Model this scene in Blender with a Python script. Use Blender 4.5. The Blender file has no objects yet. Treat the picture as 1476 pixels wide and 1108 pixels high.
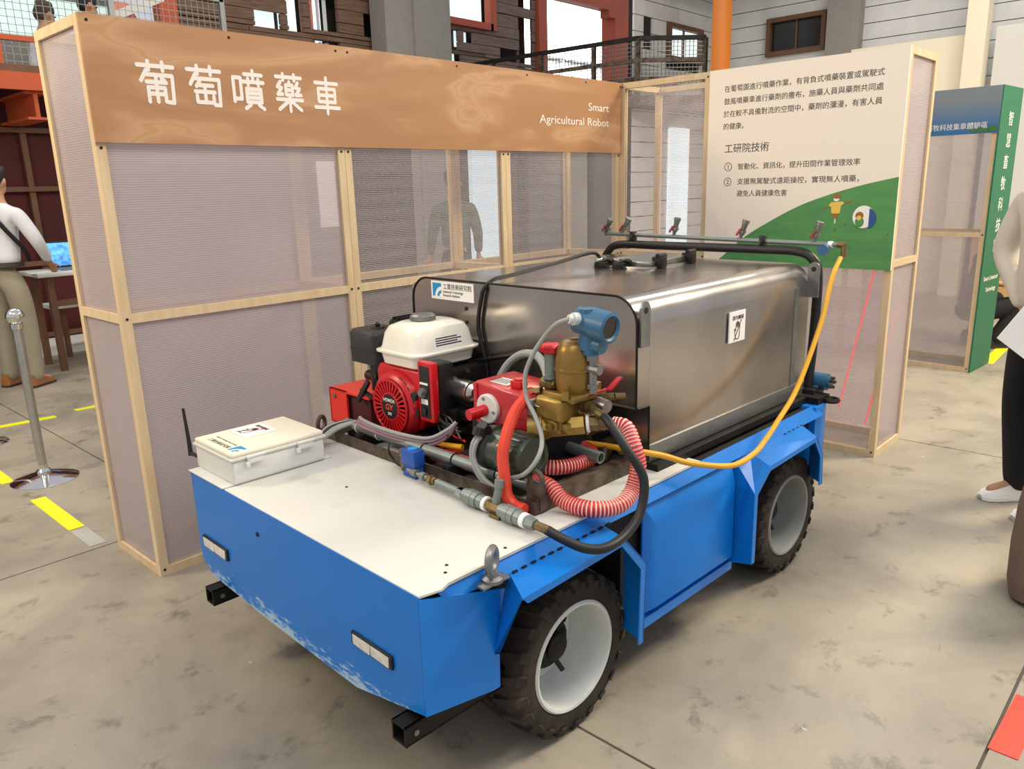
import bpy, bmesh, math, random
from mathutils import Vector, Matrix
random.seed(7)
SC = bpy.context.scene
COL = SC.collection
S = 0.88                     # drawing units to metres
R = math.radians

# ------------------------------------------------------------------ camera, world, lights, exposure
cam_d = bpy.data.cameras.new('camera'); cam = bpy.data.objects.new('camera', cam_d); COL.objects.link(cam)
_r = Vector((0.67872592, -0.73390723, -0.02667019)); _u = Vector((0.19900873, 0.14884563, 0.96862816)); _f = Vector((0.70691347, 0.66274064, -0.24707933))
_c = Vector((-1.25163559, -3.4263906, 1.70254177)) * S
cam.matrix_world = Matrix(((_r.x, _u.x, -_f.x, _c.x), (_r.y, _u.y, -_f.y, _c.y), (_r.z, _u.z, -_f.z, _c.z), (0, 0, 0, 1)))
cam_d.sensor_width = 36; cam_d.lens = 27.213; cam_d.clip_start = 0.05; cam_d.clip_end = 200
SC.camera = cam
w = bpy.data.worlds.new('hall'); SC.world = w; w.use_nodes = True
w.node_tree.nodes['Background'].inputs[0].default_value = (0.95, 0.95, 1.0, 1)
w.node_tree.nodes['Background'].inputs[1].default_value = 0.64
SC.view_settings.view_transform = 'Standard'; SC.view_settings.look = 'None'
SC.view_settings.exposure = 0.0; SC.view_settings.gamma = 1.0
SC.view_settings.use_curve_mapping = False
def area(name, loc, rot, sx, sy, power, col=(1, 1, 1)):
    d = bpy.data.lights.new(name, 'AREA'); d.shape = 'RECTANGLE'; d.size = sx * S; d.size_y = sy * S; d.energy = power; d.color = col
    o = bpy.data.objects.new(name, d); o.location = Vector(loc) * S; o.rotation_euler = [R(a) for a in rot]; COL.objects.link(o); return o
for i, (lx, ly) in enumerate(((-2.6, -3.2), (1.4, -4.2), (5.2, -5.2), (0.2, 3.4), (9.0, -1.0), (5.5, 4.5))):
    area('hall_lamp', (lx, ly, 6.4), (0, 0, -2), 3.6, 0.5, 92, (1, 0.93, 0.82))
area('warm_spot_lamp', (6.5, -4.6, 5.5), (0, 12, 0), 1.6, 1.6, 400, (1, 0.84, 0.58))
area('outdoor_daylight', (23, 11.5, 9), (65, 0, 0), 8, 4, 3200, (1, 1, 1))
area('warm_side_lamp', (-2.4, 1.6, 3.6), (0, -55, 0), 0.8, 0.8, 95, (1, 0.80, 0.52))  # unseen warm lamp, added for the glow on the booth's left end

# ------------------------------------------------------------------ helpers
VO = Vector((-0.11478, -1.36351, 0)); VY = -0.0382
WF = (Vector((0, 0, 0)), 0.0)
VF = (VO, VY)
def fp(fr, p):
    c, s = math.cos(fr[1]), math.sin(fr[1]); x, y, z = p
    return Vector((fr[0].x + c * x - s * y, fr[0].y + s * x + c * y, fr[0].z + z))
BASE = {}
def thing(name, label, cat, base=(0, 0, 0), fr=WF, group=None):
    o = bpy.data.objects.new(name, None); COL.objects.link(o); o.empty_display_size = 0.05
    o.location = fp(fr, base) * S; o.rotation_euler = (0, 0, fr[1])
    BASE[o.name] = Vector(base)
    o['label'] = label; o['category'] = cat
    if group: o['group'] = group
    return o
def finish(me, mats, ang=35):
    for m in (mats if isinstance(mats, (list, tuple)) else [mats]): me.materials.append(m)
    me.polygons.foreach_set('use_smooth', [True] * len(me.polygons))
    me.set_sharp_from_angle(angle=R(ang)); me.update()
def part(name, mb, mat, parent, label=None, kind=None, ang=35):
    b = BASE[parent.name]; bm = mb.bm
    for v in bm.verts: v.co = (v.co - b) * S
    bmesh.ops.recalc_face_normals(bm, faces=bm.faces[:]) if mb.fixn else None
    me = bpy.data.meshes.new(name); bm.to_mesh(me); bm.free(); finish(me, mat, ang)
    o = bpy.data.objects.new(name, me); COL.objects.link(o); o.parent = parent; BASE[o.name] = b
    if label: o['label'] = label
    if kind: o['kind'] = kind
    return o
def solo(name, mb, mat, label=None, cat=None, base=(0, 0, 0), fr=WF, group=None, kind=None, ang=35):
    b = Vector(base); bm = mb.bm
    for v in bm.verts: v.co = (v.co - b) * S
    bmesh.ops.recalc_face_normals(bm, faces=bm.faces[:]) if mb.fixn else None
    me = bpy.data.meshes.new(name); bm.to_mesh(me); bm.free(); finish(me, mat, ang)
    o = bpy.data.objects.new(name, me); COL.objects.link(o)
    o.location = fp(fr, b) * S; o.rotation_euler = (0, 0, fr[1]); BASE[o.name] = b
    if label: o['label'] = label
    if cat: o['category'] = cat
    if group: o['group'] = group
    if kind: o['kind'] = kind
    return o
def dup(root, fr, base, label=None):
    r = root.copy(); COL.objects.link(r); r.location = fp(fr, base) * S; r.rotation_euler = (0, 0, fr[1])
    if label: r['label'] = label
    for ch in root.children:
        c = ch.copy(); COL.objects.link(c); c.parent = r
        for g in ch.children:
            d = g.copy(); COL.objects.link(d); d.parent = c
    return r
def frame_of(ax):
    ax = Vector(ax).normalized()
    t = Vector((0, 0, 1)) if abs(ax.z) < 0.9 else Vector((1, 0, 0))
    u = ax.cross(t).normalized(); v = ax.cross(u).normalized()
    return ax, u, v
def smooth_path(pts, k=6):
    P = [Vector(p) for p in pts]
    if len(P) < 3: return P
    out = []
    for i in range(len(P) - 1):
        p0 = P[i - 1] if i else P[0] * 2 - P[1]; p1 = P[i]; p2 = P[i + 1]; p3 = P[i + 2] if i + 2 < len(P) else P[-1] * 2 - P[-2]
        for j in range(k):
            t = j / k
            out.append(0.5 * ((2 * p1) + (p2 - p0) * t + (2 * p0 - 5 * p1 + 4 * p2 - p3) * t * t + (3 * p1 - p0 - 3 * p2 + p3) * t ** 3))
    out.append(P[-1]); return out
class MB:
    def __init__(s): s.bm = bmesh.new(); s.mi = 0; s.fixn = True
    def _face(s, vs):
        try: f = s.bm.faces.new(vs); f.material_index = s.mi; return f
        except ValueError: return None
    def _bev(s, faces, bev, seg):
        if bev > 0:
            es = list({e for f in faces if f for e in f.edges})
            bmesh.ops.bevel(s.bm, geom=es, offset=bev, segments=seg, profile=0.5, affect='EDGES', clamp_overlap=True, material=-1)
    def hexa(s, P, bev=0, seg=2):
        v = [s.bm.verts.new(p) for p in P]
        F = [s._face([v[i] for i in q]) for q in ((0, 3, 2, 1), (4, 5, 6, 7), (0, 1, 5, 4), (1, 2, 6, 5), (2, 3, 7, 6), (3, 0, 4, 7))]
        s._bev(F, bev, seg); return s
    def box(s, x0, x1, y0, y1, z0, z1, bev=0, seg=2):
        return s.hexa([(x0, y0, z0), (x1, y0, z0), (x1, y1, z0), (x0, y1, z0), (x0, y0, z1), (x1, y0, z1), (x1, y1, z1), (x0, y1, z1)], bev, seg)
    def beam(s, p0, p1, w, h, up=(0, 0, 1), bev=0):
        p0, p1 = Vector(p0), Vector(p1); d = (p1 - p0).normalized(); a = d.cross(Vector(up)).normalized() * w / 2; b = a.cross(d).normalized() * h / 2
        return s.hexa([p0 - a - b, p0 + a - b, p1 + a - b, p1 - a - b, p0 - a + b, p0 + a + b, p1 + a + b, p1 - a + b], bev)
    def prism(s, pts, axis, a, b, bev=0, seg=2):
        mk = {'x': lambda p, t: (t, p[0], p[1]), 'y': lambda p, t: (p[0], t, p[1]), 'z': lambda p, t: (p[0], p[1], t)}[axis]
        A = [s.bm.verts.new(mk(p, a)) for p in pts]; B = [s.bm.verts.new(mk(p, b)) for p in pts]; n = len(pts)
        F = [s._face(A), s._face(B[::-1])] + [s._face([A[i], B[i], B[(i + 1) % n], A[(i + 1) % n]]) for i in range(n)]
        s._bev(F, bev, seg); return s
    def poly(s, pts, th=0.004, n=None):
        P = [Vector(p) for p in pts]
        if n is None: n = (P[1] - P[0]).cross(P[2] - P[0]).normalized()
        n = Vector(n).normalized() * th
        A = [s.bm.verts.new(p) for p in P]; B = [s.bm.verts.new(p - n) for p in P]; k = len(P)
        s._face(A); s._face(B[::-1])
        for i in range(k): s._face([A[i], B[i], B[(i + 1) % k], A[(i + 1) % k]])
        return s
    def loft(s, loops, cap=True):
        L = [[s.bm.verts.new(p) for p in lp] for lp in loops]; n = len(L[0])
        for a, b in zip(L, L[1:]):
            for i in range(n): s._face([a[i], a[(i + 1) % n], b[(i + 1) % n], b[i]])
        if cap: s._face(L[0][::-1]); s._face(L[-1])
        return s
    def lathe(s, prof, o, ax=(0, 0, 1), n=24, cap=True):
        o = Vector(o); a, u, v = frame_of(ax)
        return s.loft([[o + a * h + (u * math.cos(2 * math.pi * k / n) + v * math.sin(2 * math.pi * k / n)) * max(r, 1e-4) for k in range(n)] for r, h in prof], cap)
    def cyl(s, p0, p1, r, r1=None, n=16):
        p0, p1 = Vector(p0), Vector(p1); d = p1 - p0
        return s.lathe([(r, 0), (r if r1 is None else r1, d.length)], p0, d, n)
    def tube(s, pts, r, n=10, k=6, smooth=True, closed=False, rf=None, mf=None):
        P = smooth_path(pts, k) if smooth else [Vector(p) for p in pts]
        m = len(P); prev = None; rings = []
        for i in range(m):
            if closed: d = P[(i + 1) % m] - P[i - 1]
            else: d = P[min(i + 1, m - 1)] - P[max(i - 1, 0)]
            d.normalize()
            if prev is None: _, u, v = frame_of(d)
            else:
                u = (prev - d * prev.dot(d)).normalized(); v = d.cross(u)
            prev = u; rr = rf(i, m) if rf else r
            rings.append([s.bm.verts.new(P[i] + (u * math.cos(2 * math.pi * j / n) + v * math.sin(2 * math.pi * j / n)) * rr) for j in range(n)])
        for i in range(m if closed else m - 1):
            a, b = rings[i], rings[(i + 1) % m]
            if mf: s.mi = mf(i)
            for j in range(n): s._face([a[j], a[(j + 1) % n], b[(j + 1) % n], b[j]])
        if not closed: s._face(rings[0][::-1]); s._face(rings[-1])
        return s
    def torus(s, c, ax, Rr, r, n=24, m=8):
        c = Vector(c); a, u, v = frame_of(ax)
        return s.tube([c + (u * math.cos(2 * math.pi * k / n) + v * math.sin(2 * math.pi * k / n)) * Rr for k in range(n)], r, m, smooth=False, closed=True)
    def ball(s, c, r, n=16, m=10):
        c = Vector(c); rx, ry, rz = (r, r, r) if not hasattr(r, '__len__') else r
        s.loft([[c + Vector((rx * math.sin(t) * math.cos(2 * math.pi * k / n), ry * math.sin(t) * math.sin(2 * math.pi * k / n), -rz * math.cos(t))) for k in range(n)]
                for t in [max(0.03, min(math.pi - 0.03, math.pi * i / m)) for i in range(m + 1)]]); return s
    def ribbon(s, pts, w, o, xd, yd, th=0.002, cap=7):
        """flat pen stroke with round ends, drawn on the plane o + x*xd + y*yd"""
        o, xd, yd = Vector(o), Vector(xd), Vector(yd); nn = xd.cross(yd).normalized() * th
        for (ax_, ay), (bx_, by) in zip(pts, pts[1:]):
            s.rk = getattr(s, 'rk', 0) + 1; nk = nn * (1 + .02 * s.rk)
            d = math.atan2(by - ay, bx_ - ax_); lp = []
            for k in range(cap): t = d - math.pi / 2 + math.pi * k / (cap - 1); lp.append((bx_ + math.cos(t) * w, by + math.sin(t) * w))
            for k in range(cap): t = d + math.pi / 2 + math.pi * k / (cap - 1); lp.append((ax_ + math.cos(t) * w, ay + math.sin(t) * w))
            s.loft([[o + xd * x + yd * y for x, y in lp], [o + xd * x + yd * y + nk for x, y in lp]])
        return s
def rrect(cx, cy, hx, hy, r, z, k=4):
    P = []
    for sx, sy, a0 in ((1, 1, 0), (-1, 1, 90), (-1, -1, 180), (1, -1, 270)):
        for i in range(k + 1):
            t = R(a0 + 90 * i / k); P.append((cx + sx * (hx - r) + r * math.cos(t), cy + sy * (hy - r) + r * math.sin(t), z))
    return P
def text(name, body, loc, xd, yd, size, mat, parent, bold=0.0, width=None, align='LEFT', th=0.0015, label=None, vert=False):
    c = bpy.data.curves.new('lettering', 'FONT'); c.body = body; c.size = 1.0; c.offset = bold; c.align_x = align; c.resolution_u = 4
    o = bpy.data.objects.new('lettering', c); COL.objects.link(o)
    dg = bpy.context.evaluated_depsgraph_get(); me = bpy.data.meshes.new_from_object(o.evaluated_get(dg))
    bpy.data.objects.remove(o); bpy.data.curves.remove(c)
    xs = [v.co.x for v in me.vertices]; sx = size
    if width: sx = width / (max(xs) - min(xs)); 
    xd, yd = Vector(xd).normalized(), Vector(yd).normalized(); n = xd.cross(yd)
    b = BASE[parent.name]; loc = Vector(loc)
    bm = bmesh.new(); bm.from_mesh(me); bpy.data.meshes.remove(me)
    r = bmesh.ops.extrude_face_region(bm, geom=bm.faces[:])
    for e in r['geom']:
        if isinstance(e, bmesh.types.BMVert): e.co.z += 1.0
    for v in bm.verts: v.co = (loc + xd * v.co.x * sx + yd * v.co.y * size + n * v.co.z * th - b) * S
    bmesh.ops.recalc_face_normals(bm, faces=bm.faces[:])
    m = bpy.data.meshes.new(name); bm.to_mesh(m); bm.free(); m.materials.append(mat)
    ob = bpy.data.objects.new(name, m); COL.objects.link(ob); ob.parent = parent; BASE[ob.name] = b
    if label: ob['label'] = label
    return ob

# ------------------------------------------------------------------ materials
def hx(h):
    h = h.lstrip('#'); c = [int(h[i:i + 2], 16) / 255 for i in (0, 2, 4)]
    return tuple(x / 12.92 if x <= 0.04045 else ((x + 0.055) / 1.055) ** 2.4 for x in c) + (1,)
MATS = {}
def mat(name, col, rough=0.5, metal=0.0, var=0.0, scale=8.0, bump=0.0, col2=None, coat=0.0, emit=0, stretch=None, lo=0.35, hi=0.7, detail=5):
    m = bpy.data.materials.new(name); m.use_nodes = True; nt = m.node_tree; b = nt.nodes['Principled BSDF']; MATS[name] = m
    c = hx(col); b.inputs['Base Color'].default_value = c; b.inputs['Roughness'].default_value = rough; b.inputs['Metallic'].default_value = metal
    if coat: b.inputs['Coat Weight'].default_value = coat; b.inputs['Coat Roughness'].default_value = 0.08
    if emit: b.inputs['Emission Color'].default_value = c; b.inputs['Emission Strength'].default_value = emit
    if var or col2 or bump:
        tc = nt.nodes.new('ShaderNodeTexCoord'); mp = nt.nodes.new('ShaderNodeMapping'); nz = nt.nodes.new('ShaderNodeTexNoise')
        nt.links.new(tc.outputs['Object'], mp.inputs[0]); nt.links.new(mp.outputs[0], nz.inputs['Vector'])
        if stretch: mp.inputs['Scale'].default_value = stretch
        nz.inputs['Scale'].default_value = scale; nz.inputs['Detail'].default_value = detail; nz.inputs['Roughness'].default_value = 0.6
        if var or col2:
            cr = nt.nodes.new('ShaderNodeValToRGB'); nt.links.new(nz.outputs[0], cr.inputs[0])
            cr.color_ramp.elements[0].position = lo; cr.color_ramp.elements[1].position = hi
            c2 = hx(col2) if col2 else tuple(min(1, x * (1 + var)) for x in c[:3]) + (1,)
            cr.color_ramp.elements[0].color = tuple(x * (1 - var) for x in c[:3]) + (1,) if not col2 else c
            cr.color_ramp.elements[1].color = c2
            nt.links.new(cr.outputs[0], b.inputs['Base Color'])
            rr = nt.nodes.new('ShaderNodeMapRange'); nt.links.new(nz.outputs[0], rr.inputs[0]); rr.inputs[3].default_value = max(0.02, rough - 0.08); rr.inputs[4].default_value = min(1, rough + 0.1)
            nt.links.new(rr.outputs[0], b.inputs['Roughness'])
        if bump:
            bp = nt.nodes.new('ShaderNodeBump'); bp.inputs['Strength'].default_value = bump; bp.inputs['Distance'].default_value = 0.004
            nt.links.new(nz.outputs[0], bp.inputs['Height']); nt.links.new(bp.outputs[0], b.inputs['Normal'])
    return m
M = dict(
    blue=mat('blue_paint', '#0776d2', 0.36, var=0.05, scale=4, coat=0.12),
    white=mat('white_paint', '#d0d1cb', 0.42, col2='#aeaa9c', scale=6, lo=0.60, hi=0.86, detail=9),
    black=mat('black_plastic', '#161616', 0.45), rubberblk=mat('black_rubber', '#15171a', 0.5), matteblk=mat('black_matte', '#0c0c0d', 0.8),
    darkgreyplastic=mat('charcoal_plastic', '#262a2b', 0.55, bump=0.2, scale=120),
    tyre=mat('muddy_rubber', '#241f1a', 0.85, col2='#4a3f33', scale=9, bump=0.5, lo=0.4, hi=0.75),
    rim=mat('white_rim', '#d3d7d2', 0.45, var=0.07, scale=10), rimgrey=mat('grey_rim', '#8b8d8a', 0.5, var=0.1, scale=10),
    rust=mat('rusty_steel', '#3a302a', 0.6, 0.5, col2='#77695c', scale=14, bump=0.3),
    darksteel=mat('dark_steel', '#2a2826', 0.5, 0.7, var=0.25, scale=10),
    steel=mat('bright_steel', '#b9b9b6', 0.28, 1.0, var=0.08, scale=20), chrome=mat('chrome', '#d8d8d8', 0.08, 1.0),
    zinc=mat('zinc_steel', '#8d8f8e', 0.4, 0.9, var=0.12, scale=25), galv=mat('grey_conduit', '#7f8986', 0.4, 0.35, var=0.1, scale=14),
    redpaint=mat('red_paint', '#c2121f', 0.3, coat=0.5), redpump=mat('red_cast', '#b8202a', 0.42, coat=0.3, bump=0.15, scale=60),
    redplastic=mat('red_plastic', '#c4131e', 0.35), redbright=mat('red_orange_paint', '#e3321f', 0.4), 
    cream=mat('cream_paint', '#ece9da', 0.28, coat=0.5), brass=mat('brass', '#a58a4c', 0.42, 0.85, var=0.18, scale=18, bump=0.15),
    brassd=mat('old_brass', '#7c6b48', 0.45, 0.8, var=0.25, scale=22, bump=0.2), bronze=mat('bronze_paint', '#94763a', 0.38, 0.55, var=0.1, scale=9),
    tealblue=mat('steel_blue_enamel', '#2c6284', 0.38, coat=0.2), actblue=mat('blue_plastic', '#1d4fa6', 0.4), green=mat('dark_green_enamel', '#2f3a30', 0.4, coat=0.2, var=0.1),
    whiteplastic=mat('white_plastic', '#d9dbd6', 0.4), lid=mat('ivory_plastic', '#e9e3cf', 0.42), tape=mat('white_tape', '#f0f0ec', 0.6),
    hosered=mat('red_hose', '#e2452f', 0.4), hoserib=mat('red_rib', '#c02b2c', 0.4), hosewhite=mat('white_rib', '#f0c9bf', 0.4), yellow=mat('yellow_hose', '#dfa41c', 0.4),
    greycable=mat('grey_cable', '#9b9f9c', 0.5), pinkcable=mat('mauve_cable', '#8d6f78', 0.5), paper=mat('white_paper', '#f2f2ee', 0.7), ink=mat('black_ink', '#2b2624', 0.8), inkred=mat('maroon_ink', '#5c3436', 0.8),
    logoblue=mat('logo_blue', '#1f8fd0', 0.6), lettering=mat('white_lettering', '#ece6df', 0.6), lever=mat('faded_red', '#96242a', 0.45),
    pine=mat('pine_timber', '#cdb48d', 0.6, col2='#dcc6a3', scale=3, stretch=(9, 9, 1), bump=0.1), 
    board=mat('cream_board', '#f4eadb', 0.6), tapeyel=mat('yellow_tape', '#e2e41c', 0.5), tapered=mat('red_tape', '#ee3a26', 0.5), tapegrey=mat('worn_tape', '#a7a8a4', 0.7, var=0.1),
    orange=mat('orange_paint', '#e0822a', 0.45), brick=mat('salmon_paint', '#b8573d', 0.6, var=0.1, scale=3), brickO=mat('rust_orange_paint', '#b8512b', 0.55, var=0.08),
    greycol=mat('grey_column_paint', '#8f8c86', 0.7, var=0.05), shiplap=mat('white_boards', '#d6d7d6', 0.65, var=0.06, scale=4), creamwall=mat('cream_wall', '#eee5cd', 0.7), greywall=mat('pale_grey_panel', '#d5d4d0', 0.7),
    tan=mat('tan_board', '#c9a06a', 0.6, var=0.06), jacket=mat('dark_green_cloth', '#2e4a38', 0.85), darkred=mat('dark_red_wall', '#4a0c0d', 0.7, var=0.2, scale=2), frame=mat('brown_timber', '#6b4a35', 0.6, var=0.2, scale=6), darkglass=mat('dark_glass', '#1c211c', 0.2),
    dark=mat('dark_interior', '#2c2522', 0.9), concrete_dark=mat('joint_filler', '#5f5b54', 0.95), hill=mat('green_print', '#4a8a4f', 0.6, col2='#5c9c59', scale=5, stretch=(1, 1, 3)), 
    kgreen=mat('dark_green_print', '#1c6b4a', 0.5), kblue=mat('blue_print', '#1f6ea6', 0.5), pr_yellow=mat('print_yellow', '#ecc85a', 0.6), pr_brown=mat('print_brown', '#a5642f', 0.6), pr_white=mat('print_white', '#f4f4ee', 0.6), pr_navy=mat('print_navy', '#27518f', 0.6), pr_leaf=mat('print_leaf', '#34703f', 0.6),
    skin=mat('skin', '#b98a6c', 0.55), hair=mat('black_hair', '#17130f', 0.6, bump=0.4, scale=90), hairbr=mat('brown_hair', '#4a3d33', 0.7, bump=0.5, scale=70), shirt=mat('white_cotton', '#d5d9e0', 0.8, var=0.04, scale=6, bump=0.15), shirtwarm=mat('warm_white_cotton', '#cfc8bb', 0.8, var=0.06, scale=6, bump=0.15),
    khaki=mat('khaki_cotton', '#8d8775', 0.85, var=0.08, scale=6, bump=0.15), blackcloth=mat('black_cloth', '#131417', 0.85, var=0.2, scale=8), belt=mat('brown_leather', '#35251d', 0.5), boot=mat('tan_leather', '#8a5a2e', 0.55), redcloth=mat('red_cloth', '#a63434', 0.8), taupe=mat('taupe_cloth', '#7d685a', 0.85, var=0.08, scale=12), pink=mat('pink_board', '#e08a7c', 0.7),
    bright=mat('bright_window', '#dff2f4', 0.5, emit=0.95), turq=mat('turquoise_window', '#cfe9e4', 0.5, emit=0.75), screen=mat('lit_screen', '#5fa9e0', 0.4, col2='#1b4f8a', scale=14, emit=0.0), redlight=mat('red_strip', '#ff4040', 0.5, emit=0.9), lampglass=mat('lamp_lens', '#d6d3cb', 0.25, var=0.1, scale=30),
)
def special():
    # concrete floor
    m = bpy.data.materials.new('polished_concrete'); m.use_nodes = True; nt = m.node_tree; b = nt.nodes['Principled BSDF']; L = nt.links.new
    tc = nt.nodes.new('ShaderNodeTexCoord'); geo = nt.nodes.new('ShaderNodeNewGeometry')
    def noise(sc, det, rough=0.6, dist=0.0):
        n = nt.nodes.new('ShaderNodeTexNoise'); n.inputs['Scale'].default_value = sc; n.inputs['Detail'].default_value = det; n.inputs['Roughness'].default_value = rough; n.inputs['Distortion'].default_value = dist
        L(geo.outputs['Position'], n.inputs['Vector']); return n
    def ramp(n, p):
        r = nt.nodes.new('ShaderNodeValToRGB'); e = r.color_ramp.elements; e[0].position, e[0].color = p[0][0], hx(p[0][1]); e[1].position, e[1].color = p[-1][0], hx(p[-1][1])
        for q in p[1:-1]: k = e.new(q[0]); k.color = hx(q[1])
        L(n.outputs[0], r.inputs[0]); return r
    big = ramp(noise(1.1, 6, 0.62, 0.4), [(0.28, '#79736a'), (0.5, '#989184'), (0.7, '#aea693')])
    fine = ramp(noise(6, 8, 0.7, 0.35), [(0.32, '#5f594f'), (0.44, '#ffffff'), (0.64, '#ffffff'), (0.78, '#fff6e2')])
    mx = nt.nodes.new('ShaderNodeMix'); mx.data_type = 'RGBA'; mx.blend_type = 'MULTIPLY'; mx.inputs[0].default_value = 0.55
    L(big.outputs[0], mx.inputs[6]); L(fine.outputs[0], mx.inputs[7])
    chips = ramp(noise(7, 4, 0.6, 0.3), [(0.70, '#000000'), (0.735, '#ffffff')])
    mx2 = nt.nodes.new('ShaderNodeMix'); mx2.data_type = 'RGBA'; L(chips.outputs[0], mx2.inputs[0]); L(mx.outputs[2], mx2.inputs[6]); mx2.inputs[7].default_value = hx('#c9c6bc')
    L(mx2.outputs[2], b.inputs['Base Color'])
    mr = nt.nodes.new('ShaderNodeMapRange'); L(noise(2.0, 5).outputs[0], mr.inputs[0]); mr.inputs[3].default_value = 0.22; mr.inputs[4].default_value = 0.6; L(mr.outputs[0], b.inputs['Roughness'])
    bp = nt.nodes.new('ShaderNodeBump'); bp.inputs['Strength'].default_value = 0.12; bp.inputs['Distance'].default_value = 0.01; L(noise(14, 6).outputs[0], bp.inputs['Height']); L(bp.outputs[0], b.inputs['Normal'])
    M['floor'] = m
    # plywood header
    m = bpy.data.materials.new('plywood'); m.use_nodes = True; nt = m.node_tree; b = nt.nodes['Principled BSDF']; L = nt.links.new
    tc = nt.nodes.new('ShaderNodeTexCoord'); mp = nt.nodes.new('ShaderNodeMapping'); mp.inputs['Scale'].default_value = (0.55, 1, 2.4); L(tc.outputs['Object'], mp.inputs[0])
    n1 = nt.nodes.new('ShaderNodeTexNoise'); n1.inputs['Scale'].default_value = 1.5; n1.inputs['Detail'].default_value = 3.5; n1.inputs['Distortion'].default_value = 0.35; L(mp.outputs[0], n1.inputs['Vector'])
    ml = nt.nodes.new('ShaderNodeMath'); ml.operation = 'MULTIPLY'; ml.inputs[1].default_value = 9.0; L(n1.outputs[0], ml.inputs[0])
    fr_ = nt.nodes.new('ShaderNodeMath'); fr_.operation = 'PINGPONG'; fr_.inputs[1].default_value = 1.0; L(ml.outputs[0], fr_.inputs[0])
    cr = nt.nodes.new('ShaderNodeValToRGB'); e = cr.color_ramp.elements; e[0].position, e[0].color = 0.0, hx('#a87a52'); e[1].position, e[1].color = 1, hx('#b68a60'); k = e.new(0.55); k.color = hx('#ae8058'); k = e.new(0.93); k.color = hx('#c0966e'); L(fr_.outputs[0], cr.inputs[0])
    L(cr.outputs[0], b.inputs['Base Color']); b.inputs['Roughness'].default_value = 0.5; M['ply'] = m
    # multiwall polycarbonate
    def poly(name, f0, f1, tint, edge, tlm):
        m = bpy.data.materials.new(name); m.use_nodes = True; nt = m.node_tree; nt.nodes.remove(nt.nodes['Principled BSDF']); L = nt.links.new; out = nt.nodes['Material Output']
        tc = nt.nodes.new('ShaderNodeTexCoord'); wv = nt.nodes.new('ShaderNodeTexWave'); wv.wave_type = 'BANDS'; wv.bands_direction = 'Z'; wv.inputs['Scale'].default_value = 35.0; wv.inputs['Distortion'].default_value = 0.0
        L(tc.outputs['Object'], wv.inputs['Vector'])
        mr = nt.nodes.new('ShaderNodeMapRange'); L(wv.outputs[1], mr.inputs[0]); mr.inputs[3].default_value = f0; mr.inputs[4].default_value = f1
        tr = nt.nodes.new('ShaderNodeBsdfTransparent'); tr.inputs[0].default_value = (0.97, 0.96, 0.97, 1)
        df = nt.nodes.new('ShaderNodeBsdfDiffuse'); df.inputs[0].default_value = hx(tint); tl = nt.nodes.new('ShaderNodeBsdfTranslucent'); tl.inputs[0].default_value = hx(tint)
        m1 = nt.nodes.new('ShaderNodeMixShader'); m1.inputs[0].default_value = tlm; L(df.outputs[0], m1.inputs[1]); L(tl.outputs[0], m1.inputs[2])
        m2 = nt.nodes.new('ShaderNodeMixShader'); L(mr.outputs[0], m2.inputs[0]); L(tr.outputs[0], m2.inputs[1]); L(m1.outputs[0], m2.inputs[2])
        gl = nt.nodes.new('ShaderNodeBsdfGlossy'); gl.inputs['Roughness'].default_value = 0.25
        lw = nt.nodes.new('ShaderNodeLayerWeight'); lw.inputs[0].default_value = 0.2
        m3 = nt.nodes.new('ShaderNodeMixShader'); mm = nt.nodes.new('ShaderNodeMath'); mm.operation = 'MULTIPLY'; mm.inputs[1].default_value = edge; L(lw.outputs['Fresnel'], mm.inputs[0]); L(mm.outputs[0], m3.inputs[0]); L(m2.outputs[0], m3.inputs[1]); L(gl.outputs[0], m3.inputs[2])
        L(m3.outputs[0], out.inputs[0]); return m
    M['poly'] = poly('clear_multiwall_sheet', 0.0, 0.26, '#f4eff0', 0.35, 0.5)
    M['polymilk'] = poly('milky_multiwall_sheet', 0.32, 0.50, '#e0d6d9', 0.3, 0.35)
    # stainless steel
    m = bpy.data.materials.new('stainless'); m.use_nodes = True; nt = m.node_tree; b = nt.nodes['Principled BSDF']; L = nt.links.new
    b.inputs['Metallic'].default_value = 0.92
    tc = nt.nodes.new('ShaderNodeTexCoord'); n1 = nt.nodes.new('ShaderNodeTexNoise'); n1.inputs['Scale'].default_value = 2.2; n1.inputs['Detail'].default_value = 4; L(tc.outputs['Object'], n1.inputs['Vector'])
    cr = nt.nodes.new('ShaderNodeValToRGB'); e = cr.color_ramp.elements; e[0].position, e[0].color = 0.3, hx('#9f9893'); e[1].position, e[1].color = 0.7, hx('#bdb8b3'); L(n1.outputs[0], cr.inputs[0]); L(cr.outputs[0], b.inputs['Base Color'])
    mr = nt.nodes.new('ShaderNodeMapRange'); L(n1.outputs[0], mr.inputs[0]); mr.inputs[3].default_value = 0.14; mr.inputs[4].default_value = 0.28; L(mr.outputs[0], b.inputs['Roughness'])
    mp = nt.nodes.new('ShaderNodeMapping'); mp.inputs['Scale'].default_value = (1, 1, 1); L(tc.outputs['Object'], mp.inputs[0]); n2 = nt.nodes.new('ShaderNodeTexNoise'); n2.inputs['Scale'].default_value = 5; n2.inputs['Detail'].default_value = 1; L(mp.outputs[0], n2.inputs['Vector'])
    bp = nt.nodes.new('ShaderNodeBump'); bp.inputs['Strength'].default_value = 0.08; bp.inputs['Distance'].default_value = 0.03; L(n2.outputs[0], bp.inputs['Height']); L(bp.outputs[0], b.inputs['Normal'])
    M['stainless'] = m
    # weathered planks
    M['plank'] = mat('weathered_plank', '#5b4334', 0.8, col2='#7d6352', scale=3, stretch=(1, 1, 14), bump=0.4)
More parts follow.
